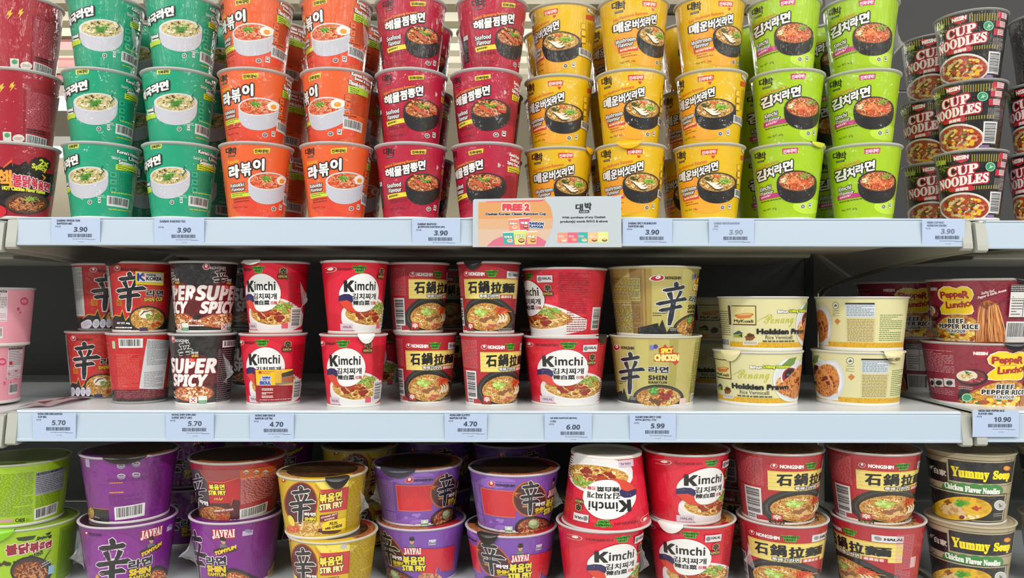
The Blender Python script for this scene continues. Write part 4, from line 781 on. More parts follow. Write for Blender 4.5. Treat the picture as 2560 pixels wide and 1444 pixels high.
def art_stirred(A, P):
    A.use(P('tom2', 1), 'b2')
    A.poly([(70, 360), (140, 345), (225, 460), (250, 700), (200, 900), (60, 900)], '#4e444a'); A.poly([(225, 465), (560, 440), (560, 665), (260, 700)], '#b01c28'); A.poly([(140, 345), (560, 350), (560, 440), (228, 470)], '#9a4444')
    A.stroke([(150, 355, 3), (232, 475, 5), (400, 485, 5), (540, 440, 4)], '#d88a4a'); A.stroke([(290, 700, 3), (440, 690, 5), (465, 730, 5), (485, 650, 5), (500, 685, 4), (550, 670, 3)], '#d8603a')
    A.poly([(200, 720), (300, 698), (440, 692), (466, 732), (488, 660), (552, 672), (552, 890), (180, 890)], '#4a1a20')
    A.rect(556, 340, 905, 440, '#b8541c'); A.M(562, 425, 880, 690, '#e0a8a8', 20, sl=40); A.BC(552, 745, 812, 870, sl=40, n=34)
    for x in (615, 715, 805): A.poly([(x-30, 380), (x, 358), (x+30, 372), (x, 402)], '#d8d0c8'); A.ell(x, 385, 22, 12, '#8a8078')
    A.ell(290, 820, 170, 90, 'N#5a2a14#a0602a#c88a4a:200'); A.squig(260, 800, 120, 70, ['#d8a85a', '#b8763a', '#8a3a1c'], 90, 46, 7); A.bits(390, 850, 60, 40, '#b84a2a', 16, 14)
    A.hanja(70, 400, 222, 790, '#17161a', '#e0dcdc', .06); A.T('라면', 165, 668, 240, 706, '#e8e4e0', b=3, o=(3, K), sl=-8)
    A.T('볶음면', 252, 510, 402, 564, '#eadc48', b=2.5, o=(5, '#2a1a14'), sl=6); A.T('STIR FRY', 250, 574, 414, 616, '#eadc48', b=3, o=(4, '#2a1a14'), sl=4); A.T('مقلية', 302, 642, 388, 666, '#eadc48', b=1)
    A.poly([(295, 775), (495, 745), (498, 775), (300, 806)], '#8a2030'); A.T('GOURMET SPICY NOODLES', 304, 772, 490, 790, '#e8d4d0', sl=22, b=.8)
def art_cheese(A, P):
    A.use(P('chs', 1), 'b2')
    A.poly([(1300, 440), (1420, 432), (1560, 440), (1700, 470), (1620, 560), (1480, 590), (1370, 560)], '#e6d458'); A.bits(1480, 500, 110, 40, '#c8aa24', 8, 8)
    A.rect(1345, 545, 1622, 775, '#bb3238'); A.ell(1160, 690, 165, 215, '#a83a24'); A.ell(1160, 690, 152, 204, '#541c1e'); A.stroke([(1300, 500, 6), (1340, 560, 18), (1370, 600, 8)], '#d87a38')
    A.ell(1230, 950, 200, 80, 'N#9a6a24#d8b05a#e8cc84:240'); A.squig(1230, 945, 180, 70, ['#e8d08c', '#c8963c', '#a86a28'], 110, 44, 6); A.ell(1090, 950, 66, 46, 'N#a8301c#d8603a#e89a5a:240'); A.ell(1070, 870, 26, 60, '#e8d04a', rot=-.4); A.ell(1440, 970, 110, 36, '#4a1c1c', wob=.08)
    A.hanja(1048, 518, 1302, 905, '#17161a', '#e6e2de', .045)
    A.T('볶음면', 1345, 596, 1560, 684, '#ecd84a', b=4, o=(6, '#2a1a14'), sl=16); A.T('STIR FRY', 1345, 700, 1566, 756, '#ecdf9a', b=4, o=(4, '#3a1a14'), sl=16)
    A.T('라면', 1198, 788, 1306, 820, '#ece6e0', b=3, o=(4, K)); A.T('SHIN', 1202, 838, 1304, 866, '#d8c028', b=4, o=(4, K)); A.T('RAMYUN', 1202, 872, 1304, 888, '#d8c028', b=1.5, o=(3, K))
    A.poly([(1348, 815), (1525, 785), (1520, 850), (1350, 884)], '#7a1c28'); A.T('GOURMET SPICY', 1358, 826, 1516, 842, '#e8d4c8', sl=26, b=1); A.T('NOODLES', 1395, 850, 1490, 866, '#e8d4c8', sl=16, b=1)
    A.poly([(1370, 900), (1440, 866), (1600, 836), (1600, 940), (1540, 962), (1372, 972)], '#e8ca1e'); A.T('치즈', 1440, 880, 1520, 914, '#3a2a0c', b=2); A.T('with CHEESE', 1398, 928, 1562, 952, '#3a2a0c', b=2, sl=10)
    A.swirl(988, 462, 20, '#b83a1c', '#c8a02a'); A.M(1616, 425, 1800, 930, '#7a6608', 34); A.rect(1556, 462, 1606, 500, '#b8b4c0')
    A.use(P('chs', 0), 'b2'); A.ell(1620, 1066, 30, 22, '#7a70a8'); A.rect(1580, 1060, 1625, 1090, '#c8c4d8')
def art_violet(A, P):
    A.use(P('vio2', 1), 'b3')
    A.ell(1350, 480, 180, 60, '#8d62bc', wob=.12); A.ell(1300, 950, 160, 60, '#8658b6', wob=.12); A.bits(1380, 930, 130, 70, '#9a72c6', 9, 26)
    A.rect(1218, 562, 1545, 832, '#d87848'); A.rect(1223, 568, 1545, 826, '#c9222e')
    A.ell(1680, 650, 170, 182, '#b8602c'); A.ell(1682, 650, 158, 170, '#7a3420'); A.ell(1684, 650, 150, 163, '#451c22'); A.sprig(1540, 600, 60, ['#c86a30'], 14, 7)
    A.ell(1725, 945, 190, 118, '#1e1a1c'); soup(A, 1730, 950, 170, 104, 'dark', 110, 40, 8); A.squig(1730, 950, 165, 98, ['#b8583c', '#d08a60', '#8a3424'], 110, 40, 8); A.ell(1720, 905, 54, 50, '#8aa070', wob=.06); A.ell(1712, 890, 36, 26, '#b8c898', wob=.1); A.bits(1660, 980, 60, 26, '#d8a078', 10, 14)
    A.hanja(1588, 470, 1822, 815, '#15161a', '#dcd8da', .045); A.T('라면', 1742, 684, 1826, 720, '#e8e2e8', b=3, o=(4, K)); A.T('SHIN', 1738, 740, 1824, 772, '#d0b424', b=4, o=(4, K)); A.T('RAMYUN', 1740, 778, 1822, 792, '#d0b424', b=1, o=(3, K)); A.M(1610, 712, 1662, 735, '#c8902a', 1, h=.8)
    A.swirl(1304, 497, 33, '#c0242c', '#d8a0a8'); A.T('NONGSHIM', 1346, 500, 1534, 524, '#241a4a', b=2.2); A.M(1350, 478, 1530, 492, '#4a2a7a', 1)
    A.rect(1438, 930, 1512, 1006, '#b8d8c0'); A.rect(1438, 970, 1512, 1005, '#2c8a58'); A.T('HALAL', 1446, 978, 1504, 996, WH, b=1); A.poly([(1448, 966), (1475, 936), (1502, 966)], '#efefe8')
    A.M(1135, 490, 1205, 960, '#b8a0d4', 32)
    A.use(P('vio1', 0), 'b3')
    A.poly([(590, 1142), (935, 1108), (915, 1360), (800, 1368), (765, 1310), (740, 1425), (720, 1385), (590, 1385)], '#c9222e'); A.stroke([(600, 1390, 5), (716, 1392, 6), (738, 1430, 6), (768, 1318, 6), (800, 1372, 5)], '#e08a48')
    chef(A, 515, 1070, 26); jay(A, 440, 1138, 606, 1206); A.T('볶음면', 432, 1222, 638, 1304, '#e4d638', b=4, o=(6, '#2a1a20')); A.T('STIR FRY', 428, 1316, 650, 1366, '#e4d638', b=4.5, o=(6, '#2a1a20')); A.rect(682, 1050, 752, 1104, '#c8c4d8'); A.T('Evol', 688, 1072, 748, 1096, '#2c4a3a', b=1); A.ell(690, 1470, 130, 90, 'N#7a3a24#b87a58#d8b088:200', lay=2)
    A.M(860, 1150, 990, 1160, '#5a3488', 1)
def art_soup(A, P):
    A.use(P('soup1', 1), 'b6')
    LN = '#1c1a16'
    def ring(y, h, x0=470, x1=1320): A.rect(x0, y, x1, y+h, LN)
    ring(258, 5); ring(510, 3); ring(610, 3); ring(930, 3); ring(950, 3)
    for x in (462, 1322): A.rect(x, 258, x+6, 950, LN)
    A.rect(474, 268, 664, 466, '#16151a'); A.rect(682, 285, 1314, 498, '#16151a'); 
    A.T('白家', 540, 348, 655, 404, '#d4d0c4', b=2.5, sl=-8); A.sprig(510, 330, 30, ['#d4d0c4'], 14, 7)
    A.T('𝐘𝐮𝐦𝐦𝐲', 708, 345, 1080, 465, '#f0dc0e', b=5, sl=-6); A.T('𝐒𝐨𝐮𝐩', 1126, 368, 1280, 470, '#f0dc0e', b=5, sl=-10)
    A.ell(1255, 342, 36, 26, '#c86a1e'); A.ell(1255, 342, 26, 17, '#e0a040')
    for x, y in ((692, 536), (812, 550), (932, 558), (1050, 564), (1138, 566)): A.ell(x, y, 78, 58, '#37823a', n=26)
    A.T('𝐂𝐡𝐢𝐜𝐤𝐞𝐧 𝐅𝐥𝐚𝐯𝐨𝐫 𝐍𝐨𝐨𝐝𝐥𝐞𝐬', 648, 522, 1186, 580, '#eef0e8', b=2.4, sl=-18)
    A.rect(490, 478, 565, 540, '#a0947a'); A.stroke([(545, 486, 5), (508, 508, 5), (548, 530, 5)], LN)
    A.rect(512, 592, 1234, 880, LN); A.rect(518, 600, 1228, 872, '#b0a384'); A.rect(530, 612, 1216, 862, '#1a1918')
    A.ell(815, 748, 300, 130, '#221c10'); A.ell(815, 750, 290, 120, 'N#b88a10#d8a818#e0b830:60')
    A.squig(700, 740, 120, 80, ['#e8cc70', '#b88430'], 40, 60, 8); A.bits(740, 770, 90, 60, '#d8b884', 9, 42, .15); A.bits(730, 790, 70, 40, '#b8905a', 7, 22); A.bits(900, 830, 90, 22, '#e8dcb0', 7, 26); A.stroke([(760, 690, 10), (860, 750, 40), (960, 790, 22), (1000, 770, 6)], '#e0b020')
    A.bits(810, 695, 60, 28, '#5fae28', 22, 20); A.sprig(810, 690, 60, ['#7fd03a', '#3f8a20'], 24, 8); A.bits(960, 745, 34, 26, '#b83a1c', 7, 18); A.bits(680, 690, 30, 22, '#7a4a20', 8, 14); A.ell(815, 838, 26, 20, '#7a1c14')
    A.ell(1182, 716, 56, 52, '#d4d4d0'); A.ell(1182, 716, 46, 43, '#b8b8b4'); A.sprig(1182, 720, 30, ['#5a5a58'], 9, 5); A.M(1120, 795, 1216, 835, '#a8a8a0', 2)
    pl = A.pl
    for deg in (122, -122):
        A.pl = pl[:4]+(pl[4]+math.radians(deg),)
        for y in (258, 440, 610, 780, 930): ring(y, 4, 640, 1150)
        for x in (640, 1146): A.rect(x, 258, x+5, 930, LN)
        A.rect(660, 275, 860, 430, LN); A.T('白家', 700, 460, 940, 590, '#2a261c', b=4); A.M(670, 640, 1120, 760, '#4a4434', 5); A.M(880, 290, 1120, 430, '#4a4434', 6); A.M(670, 800, 1120, 915, '#4a4434', 6)
    A.pl = pl
ARTS = dict(teal=art_teal, orange=art_orange, red=art_red, yellow=art_yellow, lime=art_lime, hot=art_hot, mala=art_mala, pink=art_pink, shin=art_shin, spicy=art_spicy, kimchi=art_kimchi, clay=art_clay, gold=art_gold, prawn=art_prawn, pepper=art_pepper, jjang=art_jjang, tomyum=art_tomyum, stirred=art_stirred, cheese=art_cheese, violet=art_violet, soup=art_soup)
ARTS['kimbowl'] = lambda A, P: art_kimchi(A, P, True); ARTS['shinplain'] = lambda A, P: art_shin(A, P, True); ARTS['claybowl'] = lambda A, P: art_clay(A, P, .74)
# ------------------------------------------------------------------ the shop around the shelves
BEIGE = mat('#b9b6a6', .4, 'metal'); WHITE_M = mat('#cdd3d8', .35, 'metal'); PANEL = mat('#686868', .6); DARK_PANEL = mat('#363638', .6); RAIL = mat('#b0c0cf', .22, 'metal'); CAP = mat('#a6a8a0', .45)
def structure(o): o['kind'] = 'structure'; return o
structure(boxes('floor', [(-9, 9, -6, 6.7, -1.42, -1.40)], mat('#b5b2aa', .3, 'metal')))
structure(boxes('wall_back', [(-9, 9, 6.6, 6.7, -1.4, 1.995)], mat('#b8b09c', .8)))
structure(boxes('ceiling', [(-9, 9, -6, 6.7, 2.0, 2.05)]+[(-9, 9, 1.6+i*.3, 1.76+i*.3, 1.84, 2.0) for i in range(16)], mat('#c9c3ae', .8)))
RED_REFLECTION = mat('#e09a98', .8)  # red light reflected on the ceiling slats, painted as thin pink boxes
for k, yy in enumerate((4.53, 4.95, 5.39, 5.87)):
    o = boxes('reflection_strip', [(-4.2, -2.3, yy, yy+.17, 1.822, 1.84)], RED_REFLECTION)
    tag(o, ('nearest', 'second nearest', 'third nearest', 'farthest')[k]+' painted red reflection under the ceiling, between the dark red and teal cups', 'painted reflection', 'painted red reflections')
GLOW = bpy.data.materials.new('lamp_tube'); GLOW.use_nodes = True
GLOW.node_tree.nodes['Principled BSDF'].inputs['Emission Color'].default_value = (1, .98, .94, 1); GLOW.node_tree.nodes['Principled BSDF'].inputs['Emission Strength'].default_value = 3.2
PLACES = [(-4.35, 5.72, 1.66, 'upper one behind the dark red cups'), (-4.6, 6.38, 1.37, 'lower one behind the dark red cups'), (-1.75, 4.2, 1.66, 'behind the orange cups'), (1.45, 4.1, 1.66, 'behind the yellow cups')]
for x, y, z, wh in PLACES:
    r = bpy.data.objects.new('ceiling_light', None); COL.objects.link(r); r.location = (x, y, z)
    boxes('housing', [(-1.0, 1.0, -.16, .16, .05, .14)], mat('#d8d8d2', .6), r); boxes('diffuser', [(-.97, .97, -.14, .14, .0, .05)], GLOW, r)
    for xx in (-.7, .7): boxes('hanger', [(xx-.006, xx+.006, -.006, .006, .14, 2.0-z if z < 1.9 else .2)], mat('#8a8a88'), r)
    tag(r, 'glowing fluorescent ceiling light, '+wh, 'ceiling light', 'fluorescent ceiling lights')

# ------------------------------------------------------------------ shelving: three bays
XL, XR = -.6215, .5625
DEPTH = .50
def empty(name, loc):
    o = bpy.data.objects.new(name, None); COL.objects.link(o); o.location = loc; return o
def shelf(x0, x1, zt, zb, label, cap_l=True, cap_r=True, y0=0.0):
    """a metal shelf with its plastic price rail, end caps and sloping brackets; zt/zb: top and bottom of the rail"""
    r = empty('store_shelf', ((x0+x1)/2, y0, zt)); x0 -= (x0+x1)/2*0; cx = (x0+x1)/2; a, b = x0-cx, x1-cx; h = zt-zb
    d = boxes('deck', [(a, b, .004, DEPTH, -.003, .0008), (a, b, .0045, .0065, -h+.002, -.002), (a+.002, b-.002, .0045, .02, -h+.001, -h+.003)], WHITE_M, r, .0006)
    boxes('underside_panel', [(a+.075, b-.075, .021, .19, -h+.0025, -h+.0045), (a+.075, b-.075, .188, .19, -h+.0045, -.01)], BEIGE, r)
    boxes('stiffener', [(a+.11, b-.11, .205, .445, -h-.002, -.004)], BEIGE, r, .003)
    prism('price_rail', [(.0045, .0002), (-.0012, .0006), (-.0022, -.0012), (-.0008, -.0022), (-.0012, -.0036), (-.0036, -h+.0042), (-.0046, -h+.003), (-.0046, -h+.0006), (-.0030, -h), (.0045, -h)], a+(.005 if cap_l else 0), b-(.002 if cap_r else 0), RAIL, r)
    for s_, on in ((0, cap_l), (1, cap_r)):
        if not on: continue
        xa, xb = (a-.008, a+.005) if s_ == 0 else (b-.002, b+.010)
        prism('end_cap', [(.006, -.001), (-.001, -.003), (-.006, -h+.004), (-.0065, -h-.002), (-.003, -h-.0045), (.006, -h-.004)], xa, xb, CAP, r)
        xs = (a-.0065, a-.004) if s_ == 0 else (b+.006, b+.0085)
        prism('bracket', [(.006, -.004), (.006, -h-.0035), (.10, -h-.007), (.25, -h-.018), (.36, -h-.029), (.45, -h-.042), (DEPTH-.004, -h-.06), (DEPTH-.004, -.004)], xs[0], xs[1], BEIGE, r)
    tag(r, label, 'shelf', 'price-rail shelves')
    return r
RZ = dict(top=(.1032, .0682), mid=(-.1385, -.1760), bot=(-.377, -.412))
shelf(XL, XR, *RZ['top'], 'white top shelf carrying the tall stacks of ramen cups')
shelf(XL, XR, *RZ['mid'], 'white middle shelf carrying kimchi, stone-pot and gold bowls')
shelf(XL, XR, *RZ['bot'], 'white bottom shelf under the purple and violet bowls', y0=-.004)
for nm, zk in (('top', 'top'), ('middle', 'mid'), ('bottom', 'bot')):
    dz = {'top': -.0025, 'mid': .004, 'bot': 0}[zk]
    shelf(XR+.0225, XR+1.15, RZ[zk][0]-.001+dz*.6, RZ[zk][1]-.001+dz*.6, f'white {nm} shelf of the next bay at the right picture edge', True, False, -.002)
    shelf(XL-1.15, XL-.0225, RZ[zk][0]-.0035, RZ[zk][1]-.004, f'white {nm} shelf of the next bay at the left picture edge', False, True, .0)
def frame(x0, x1, zt, label):
    r = empty('shelving_frame', ((x0+x1)/2, DEPTH, -1.40)); cx = (x0+x1)/2; a, b = x0-cx, x1-cx
    zs = [-.95, -.38, .095, .40, .75, 1.1]; zs = [z for z in zs if z < zt]+[zt]
    lo = -1.35
    for z in zs:
        boxes('back_panel', [(a+.012, b-.012, .003, .011, lo+1.40, z+1.40-.004)], DARK_PANEL if zt > .5 and z > .1 else PANEL, r); lo = z
    for xa in (a, b-.016): boxes('upright', [(xa-.004, xa+.02, .0, .03, .0, zt+1.40)], mat('#4c4c4a', .5, 'metal'), r)
    tag(r, label, 'shelving frame', 'shelving frames')
frame(XL-.012, XR+.012, .10, 'dark steel back frame behind the middle bay of shelves')
frame(XR+.0330, XR+1.16, 1.15, 'taller dark back frame behind the right bay, above the black cups')
frame(XL-1.16, XL-.0330, .10, 'dark back frame behind the left bay of shelves')

# ------------------------------------------------------------------ price tags in the rails and the promotion card
def price(x0, x1, zk, txt, num, group, ntop, y=-.0044, ink='#363e54', paper='#aabbd6', dz=0):
    """px = x0..x1 of the paper; ntop = photo y of the top of the digits"""
    A = Art(plane=y); A.view('px')
    zt, zb = RZ[zk]; zt -= .0014; zb += .0026; zt += dz; zb += dz
    X0, X1 = [(x-CXP)/FOC*(DIST+y) for x in (x0, x1)]
    cx = x0+(x1-x0)*.60; t = ntop
    for i, l in enumerate(txt): A.T(l, x0+(x1-x0)*.12, t-18.5+i*7.5, x0+(x1-x0)*(.12+.56*min(1, len(l)/20)), t-13.5+i*7.5, ink, b=.25)
    A.T('MYR', x0+(x1-x0)*.09, t-3, x0+(x1-x0)*.20, t+1, ink)
    A.T(''.join(chr(0x1D7EC+int(c)) if c.isdigit() else c for c in num), cx-17, t, cx-17+8.4*len(num), t+12, ink, b=.15, it=1)
    A.BC(cx-36, t+16, cx+34, t+28, bg=None, ink='#3a4258', n=44); A.M(cx-20, t+29, cx+20, t+32, '#5a6478', 1); A.M(cx+18, t+30, cx+36, t+33, '#5a6478', 1); A.M(cx-6, t+36, cx+36, t+39, '#7a8498', 1, fill=.5)
    v, f = box_vf(X0, X1, y, y+.0003, zb, zt)
    me = flat_mesh('price_tag', A, y, (v, f, mat(paper, .5)))
    tag(link('price_tag', me), group, 'price tag', 'price tags in the shelf rails')
price(128, 250, 'top', ['DAEBAK MIYEUK GUK', 'RAMYEON 68G'], '3.90', 'price tag 3.90 below the teal cups', 567)
price(385, 510, 'top', ['DAEBAK RABOKKI 72G'], '3.90', 'price tag 3.90 at the gap between teal and orange cups', 569)
price(1030, 1150, 'top', ['DAEBAK SEAFOOD', 'JJAMPPONG RAMYEON 69G'], '3.90', 'price tag 3.90 left of the promotion card', 576)
price(1556, 1680, 'top', ['DAEBAK SPICY MUSHROOM', 'RAMYEON 68G'], '3.90', 'price tag 3.90 right of the promotion card', 574)
price(1772, 1885, 'top', ['DAEBAK KIMCHI RAMYEON', '67G'], '3.90', 'faded price tag 3.90 below the lime cups', 574, ink='#7c8698')
price(2305, 2412, 'top', ['NISSIN CUP NOO', 'MUSHROOM CHICKEN'], '3.90', 'price tag 3.90 at the shelf end below the black cups', 572, ink='#66708c')
price(82, 190, 'mid', ['NONG SHIM SHIN RAMYUN', 'CUP 68G'], '5.70', 'price tag 5.70 at the left end of the middle rail', 1050, ink='#4a5266')
price(415, 535, 'mid', ['NONG SHIM SHIN RED', 'SUPER SPICY 68G'], '5.70', 'price tag 5.70 below the black Super Spicy cups', 1052, ink='#4a5266')
price(625, 735, 'mid', ['NONG SHIM KIMCHI', 'RAMYUN CUP 70G'], '4.70', 'price tag 4.70 below the small kimchi cups', 1054)
price(1112, 1218, 'mid', ['NONG SHIM CLAYPOT', 'RAMYUN CUP 70G'], '4.70', 'price tag 4.70 below the small stone-pot cups', 1053)
price(1362, 1480, 'mid', ['NS SHIN RAMYUN (BOWL)', '114G'], '6.00', 'price tag 6.00 below the big kimchi bowl', 1061)
price(1575, 1690, 'mid', ['N.SHIM SHIN SPICY CHIC', 'RMYN (BOWL) 117G'], '5.99', 'price tag 5.99 below the gold bowls', 1058)
price(2432, 2548, 'mid', ['NISSIN BEEF PEPPER RICE', 'FLAVOR 100G'], '10.90', 'price tag 10.90 on the right bay below the maroon bowls', 1042, y=-.0085, dz=.006)

def promo():
    y = -.0066; A = Art(plane=y); A.view('pc')
    A.poly([(80, 135), (100, 112), (1230, 90), (1240, 70), (2450, 62), (2458, 880), (75, 878)], '#b4bdc4')
    A.poly([(165, 160), (290, 150), (700, 128), (1230, 118), (1300, 200), (1350, 300), (1362, 440), (1340, 600), (1290, 720), (1240, 780), (1255, 800), (1215, 862), (165, 862)], '#cdb09a')
    A.poly([(165, 160), (1230, 128), (1320, 240), (1360, 420), (165, 430)], '#cf9660'); A.poly([(165, 430), (1360, 420), (1345, 580), (165, 590)], '#cfa582')
    A.poly([(290, 150), (1150, 126), (1240, 112), (1180, 150), (300, 160)], '#d65a6c'); A.poly([(300, 866), (400, 770), (520, 715), (700, 700), (950, 690), (1130, 712), (1255, 790), (1220, 866)], '#cc6a84')
    A.T('FREE 2', 560, 196, 978, 290, '#cc4250', b=14, o=(12, '#f0e0d8')); A.T('Daebak Korean Classic Ramyeon Cup', 285, 332, 1248, 382, '#2c3444', b=4, o=(5, '#e8d8cc'), sl=6)
    def cup(x, y0, w, h, c, txt, bc):
        A.poly([(x, y0), (x+w, y0-8), (x+w*.88, y0+h), (x+w*.12, y0+h)], c); A.T(txt, x+w*.15, y0+h*.28, x+w*.8, y0+h*.48, '#efeae2', b=3, o=(4, '#4a3a3a')); A.ell(x+w*.62, y0+h*.7, w*.24, h*.16, bc); A.ell(x+w*.62, y0+h*.68, w*.2, h*.1, '#d89a6a'); A.rect(x, y0-10, x+w, y0+4, '#e8e2dc', sl=8)
    cup(640, 440, 175, 170, '#df8a72', '라볶이', '#e8e4e0'); cup(815, 425, 175, 180, '#cf5070', '해물', '#3a3030'); cup(555, 650, 185, 180, '#3aa5a0', '미역국', '#e8e4e0'); cup(930, 640, 180, 190, '#e8b070', '매운', '#3a3030'); cup(725, 620, 210, 220, '#cbd878', '김치', '#3a3030')
    A.T('RANDOM', 985, 478, 1208, 522, '#2c4a80', b=6, o=(8, '#e4e8ee'), sl=-12); A.T('FLAVOUR', 985, 532, 1200, 566, '#2c4a80', b=6, o=(8, '#e4e8ee'), sl=-10)
    A.T('대', 1725, 190, 1835, 290, '#22262c', b=6); A.T('박', 1870, 170, 1975, 280, '#22262c', b=6); A.rect(1775, 292, 1940, 338, '#22262c', sl=6); A.T('DAEBAK', 1790, 302, 1925, 328, '#d3dce2', sl=4)
    A.T('With purchase of any Daebak', 1505, 392, 2200, 432, '#3a424e', b=3, sl=10); A.T('product(s) worth RM15 & above', 1478, 454, 2232, 500, '#3a424e', b=3, sl=8)
    A.M(1600, 522, 2140, 536, '#a8b2ba', 1); A.M(1690, 552, 2030, 566, '#a8b2ba', 1)
    for i, (c, bc) in enumerate((('#e0917c', '#e8e4e0'), ('#d8607c', '#d8907c'), ('#3fa8a4', '#d8d4b0'), ('#eab888', '#5a4a40'), ('#d3dc84', '#5a4a40'))):
        x = 1432+i*162; A.rect(x, 648-i*3, x+160, 815-i*3, c); A.M(x+15, 690, x+100, 730, '#efe8e0', 2); A.ell(x+105, 765, 44, 26, bc); A.ell(x+105, 755, 36, 15, '#dca878')
    me = flat_mesh('promotion_card', A, y)
    # a slightly bowed paper sheet behind the print
    ys = y+.0004
    q = [A.p(a, b) for a, b in ((80, 135), (100, 112), (1230, 90), (1240, 70), (2450, 62), (2458, 880), (75, 878))]
    bm = bmesh.new(); bm.from_mesh(me)
    fr = [bm.verts.new((a, ys-.0004, b)) for a, b in q]; bk = [bm.verts.new((a, ys, b)) for a, b in q]
    me.materials.append(mat('#b6bec4', .6)); k = len(me.materials)-1
    fs = [bm.faces.new(bk)]+[bm.faces.new((fr[i], fr[(i+1) % 7], bk[(i+1) % 7], bk[i])) for i in range(7)]
    for f in fs: f.material_index = k
    bm.to_mesh(me); bm.free()
    tag(link('promotion_card', me), 'white and peach FREE 2 promotion card clipped on the top rail', 'promotion card')
promo()
# crumpled leaflet lying at the left end of the middle shelf
def leaflet():
    R = random.Random(3); bm = bmesh.new(); n, m = 14, 5; g = []
    for i in range(n):
        row = []
        for j in range(m):
            u, v = i/(n-1), j/(m-1); row.append(bm.verts.new((-.628+.012*v*3+.016*u, .015+.27*u+.01*v, DECK['mid']+.0018+abs(R.gauss(0, .0016))+.003*math.sin(u*9)*math.sin(u*9))))
        g.append(row)
    for i in range(n-1):
        for j in range(m-1): f = bm.faces.new((g[i][j], g[i][j+1], g[i+1][j+1], g[i+1][j])); f.material_index = (i*3+j*5) % 4 == 0
    bmesh.ops.solidify(bm, geom=bm.faces[:], thickness=.0004)
    me = bpy.data.meshes.new('leaflet'); bm.to_mesh(me); bm.free(); me.materials.append(mat('#c8b4b8', .5)); me.materials.append(mat('#8c5a6a', .5))
    tag(link('leaflet', me), 'crumpled pinkish leaflet lying between the pink cups and red cups', 'leaflet')
leaflet()

# ------------------------------------------------------------------ noodle cups and bowls
ARTC, MESH = {}, {}
LN1, LN2 = 'N#3a1a10#8a3a1c#c8824a#5a2414:330', 'N#5a3a18#b07838#d8b070#6a2a18:330'
LIDS = dict(violet=[LN1, '#a81c28', '#7448a0', '#7448a0', '#241a1c', LN1], stirred=[LN1, '#9a2028', LN1, '#3a2018'], cheese=['#c8a818', LN1, '#a8202c', '#3a2a18', LN2], tomyum=['#5a1862', '#5a1862', LN1, '#2a1420'], kimbowl=['#b01428', LN2, LN2, '#b01428', '#d8d0cc'], claybowl=[LN2, LN2, '#9a2028', '#c8b050', LN2, '#9a2028'], jjang=['#7a9a1c', '#4a5a20', '#7a9a1c'])
def art_of(p):
    f = ARTS[p]
    if f not in ARTC:
        A = Art(); f(A, place); ARTC[f] = A
    return ARTC[f]
def meshes(p):
    if p in MESH: return MESH[p]
    R0, R1, H, rec, paper, rimc, lidc = PR[p]
    body = body_mesh('body', art_of(p), R0, R1, H-.0022, paper)
    r = R1; k = .0021 if H > .096 else .0017; hh = .0033 if H > .096 else .0026
    V, F, Nn = lathe([(r-.0012, H-hh-.0012), (r+k*.55, H-hh), (r+k, H-hh*.6), (r+k, H-.0008), (r+k*.5, H), (r-.0008, H), (r-.0022, H-.0006), (r-.0024, H-rec-.0006)], 72)
    rim = mesh_from('rim', V, F, [mat(rimc, .45)], [0]*len(F), Nn)
    top = H-rec-.0002
    V, F, Nn = lathe([(r-.0014, top-.0006), (r-.002, top), (r*.86, top+.0001), (r*.8, top), (.0004, top)], 48); F.append(tuple(range(4, len(V), 5)))
    V, F, Nn = V, F, None; mi = [0]*len(F); ms = [mat(lidc, .3)]
    if p in LIDS:                                   # printed edge of the lid
        ms += [mat(x, .3) for x in LIDS[p]]; n = len(LIDS[p])
        for q in range(48):
            k = int(q/48*n*1.0) % n
            for u in range(3): mi[q*4+u] = 1+k
    lid = mesh_from('lid', V, F, ms, mi)
    V, F, Nn = lathe([(R0-.004, .0035), (R0-.0035, .0), (R0-.0002, .0), (R0+.0006, .0006), (R0+.0008, .0034), (R0+.0004, .0042)], 56)
    V2, F2, _ = lathe([(.0005, .0036), (R0-.0036, .0036)], 56)
    o = len(V); F += [tuple(i+o for i in f) for f in F2]; V += V2
    base = mesh_from('base', V, F, [mat('#d2d0ca' if p not in ('shin',) else '#8a8684', .5)], [0]*len(F))
    MESH[p] = (body, rim, lid, base); return MESH[p]
def tab_mesh(p, col, wid=.026, drop=.009):
    """pull tab of the lid, folded out over the rim at the front (-Y)"""
    R0, R1, H, rec = PR[p][:4]; r = R1+.0026; V, F = [], []; n = 9
    for i in range(n):
        u = i/(n-1)*2-1; a = u*wid/2/R1; d = drop*(1-abs(u)**2.2)
        for rr, z in ((R1-.006, H-rec+.0006), (R1-.002, H+.0012), (r, H+.0010), (r+.0006, H-.0012-d*.5), (r+.0002-.3*d*(R1-R0)/H, H-.0016-d)):
            V.append((rr*math.sin(a), -rr*math.cos(a), z))
    for i in range(n-1):
        for j in range(4): F.append((i*5+j, i*5+5+j, i*5+6+j, i*5+1+j))
    me = mesh_from('pull_tab', V, F, [mat(col, .3)], [0]*len(F)); return me
FILMM = bpy.data.materials.new('clear_film'); FILMM.use_nodes = True
_n = FILMM.node_tree; _p = _n.nodes['Principled BSDF']; _p.inputs['Base Color'].default_value = (.9, .92, .95, 1); _p.inputs['Roughness'].default_value = .12; _p.inputs['Alpha'].default_value = .2
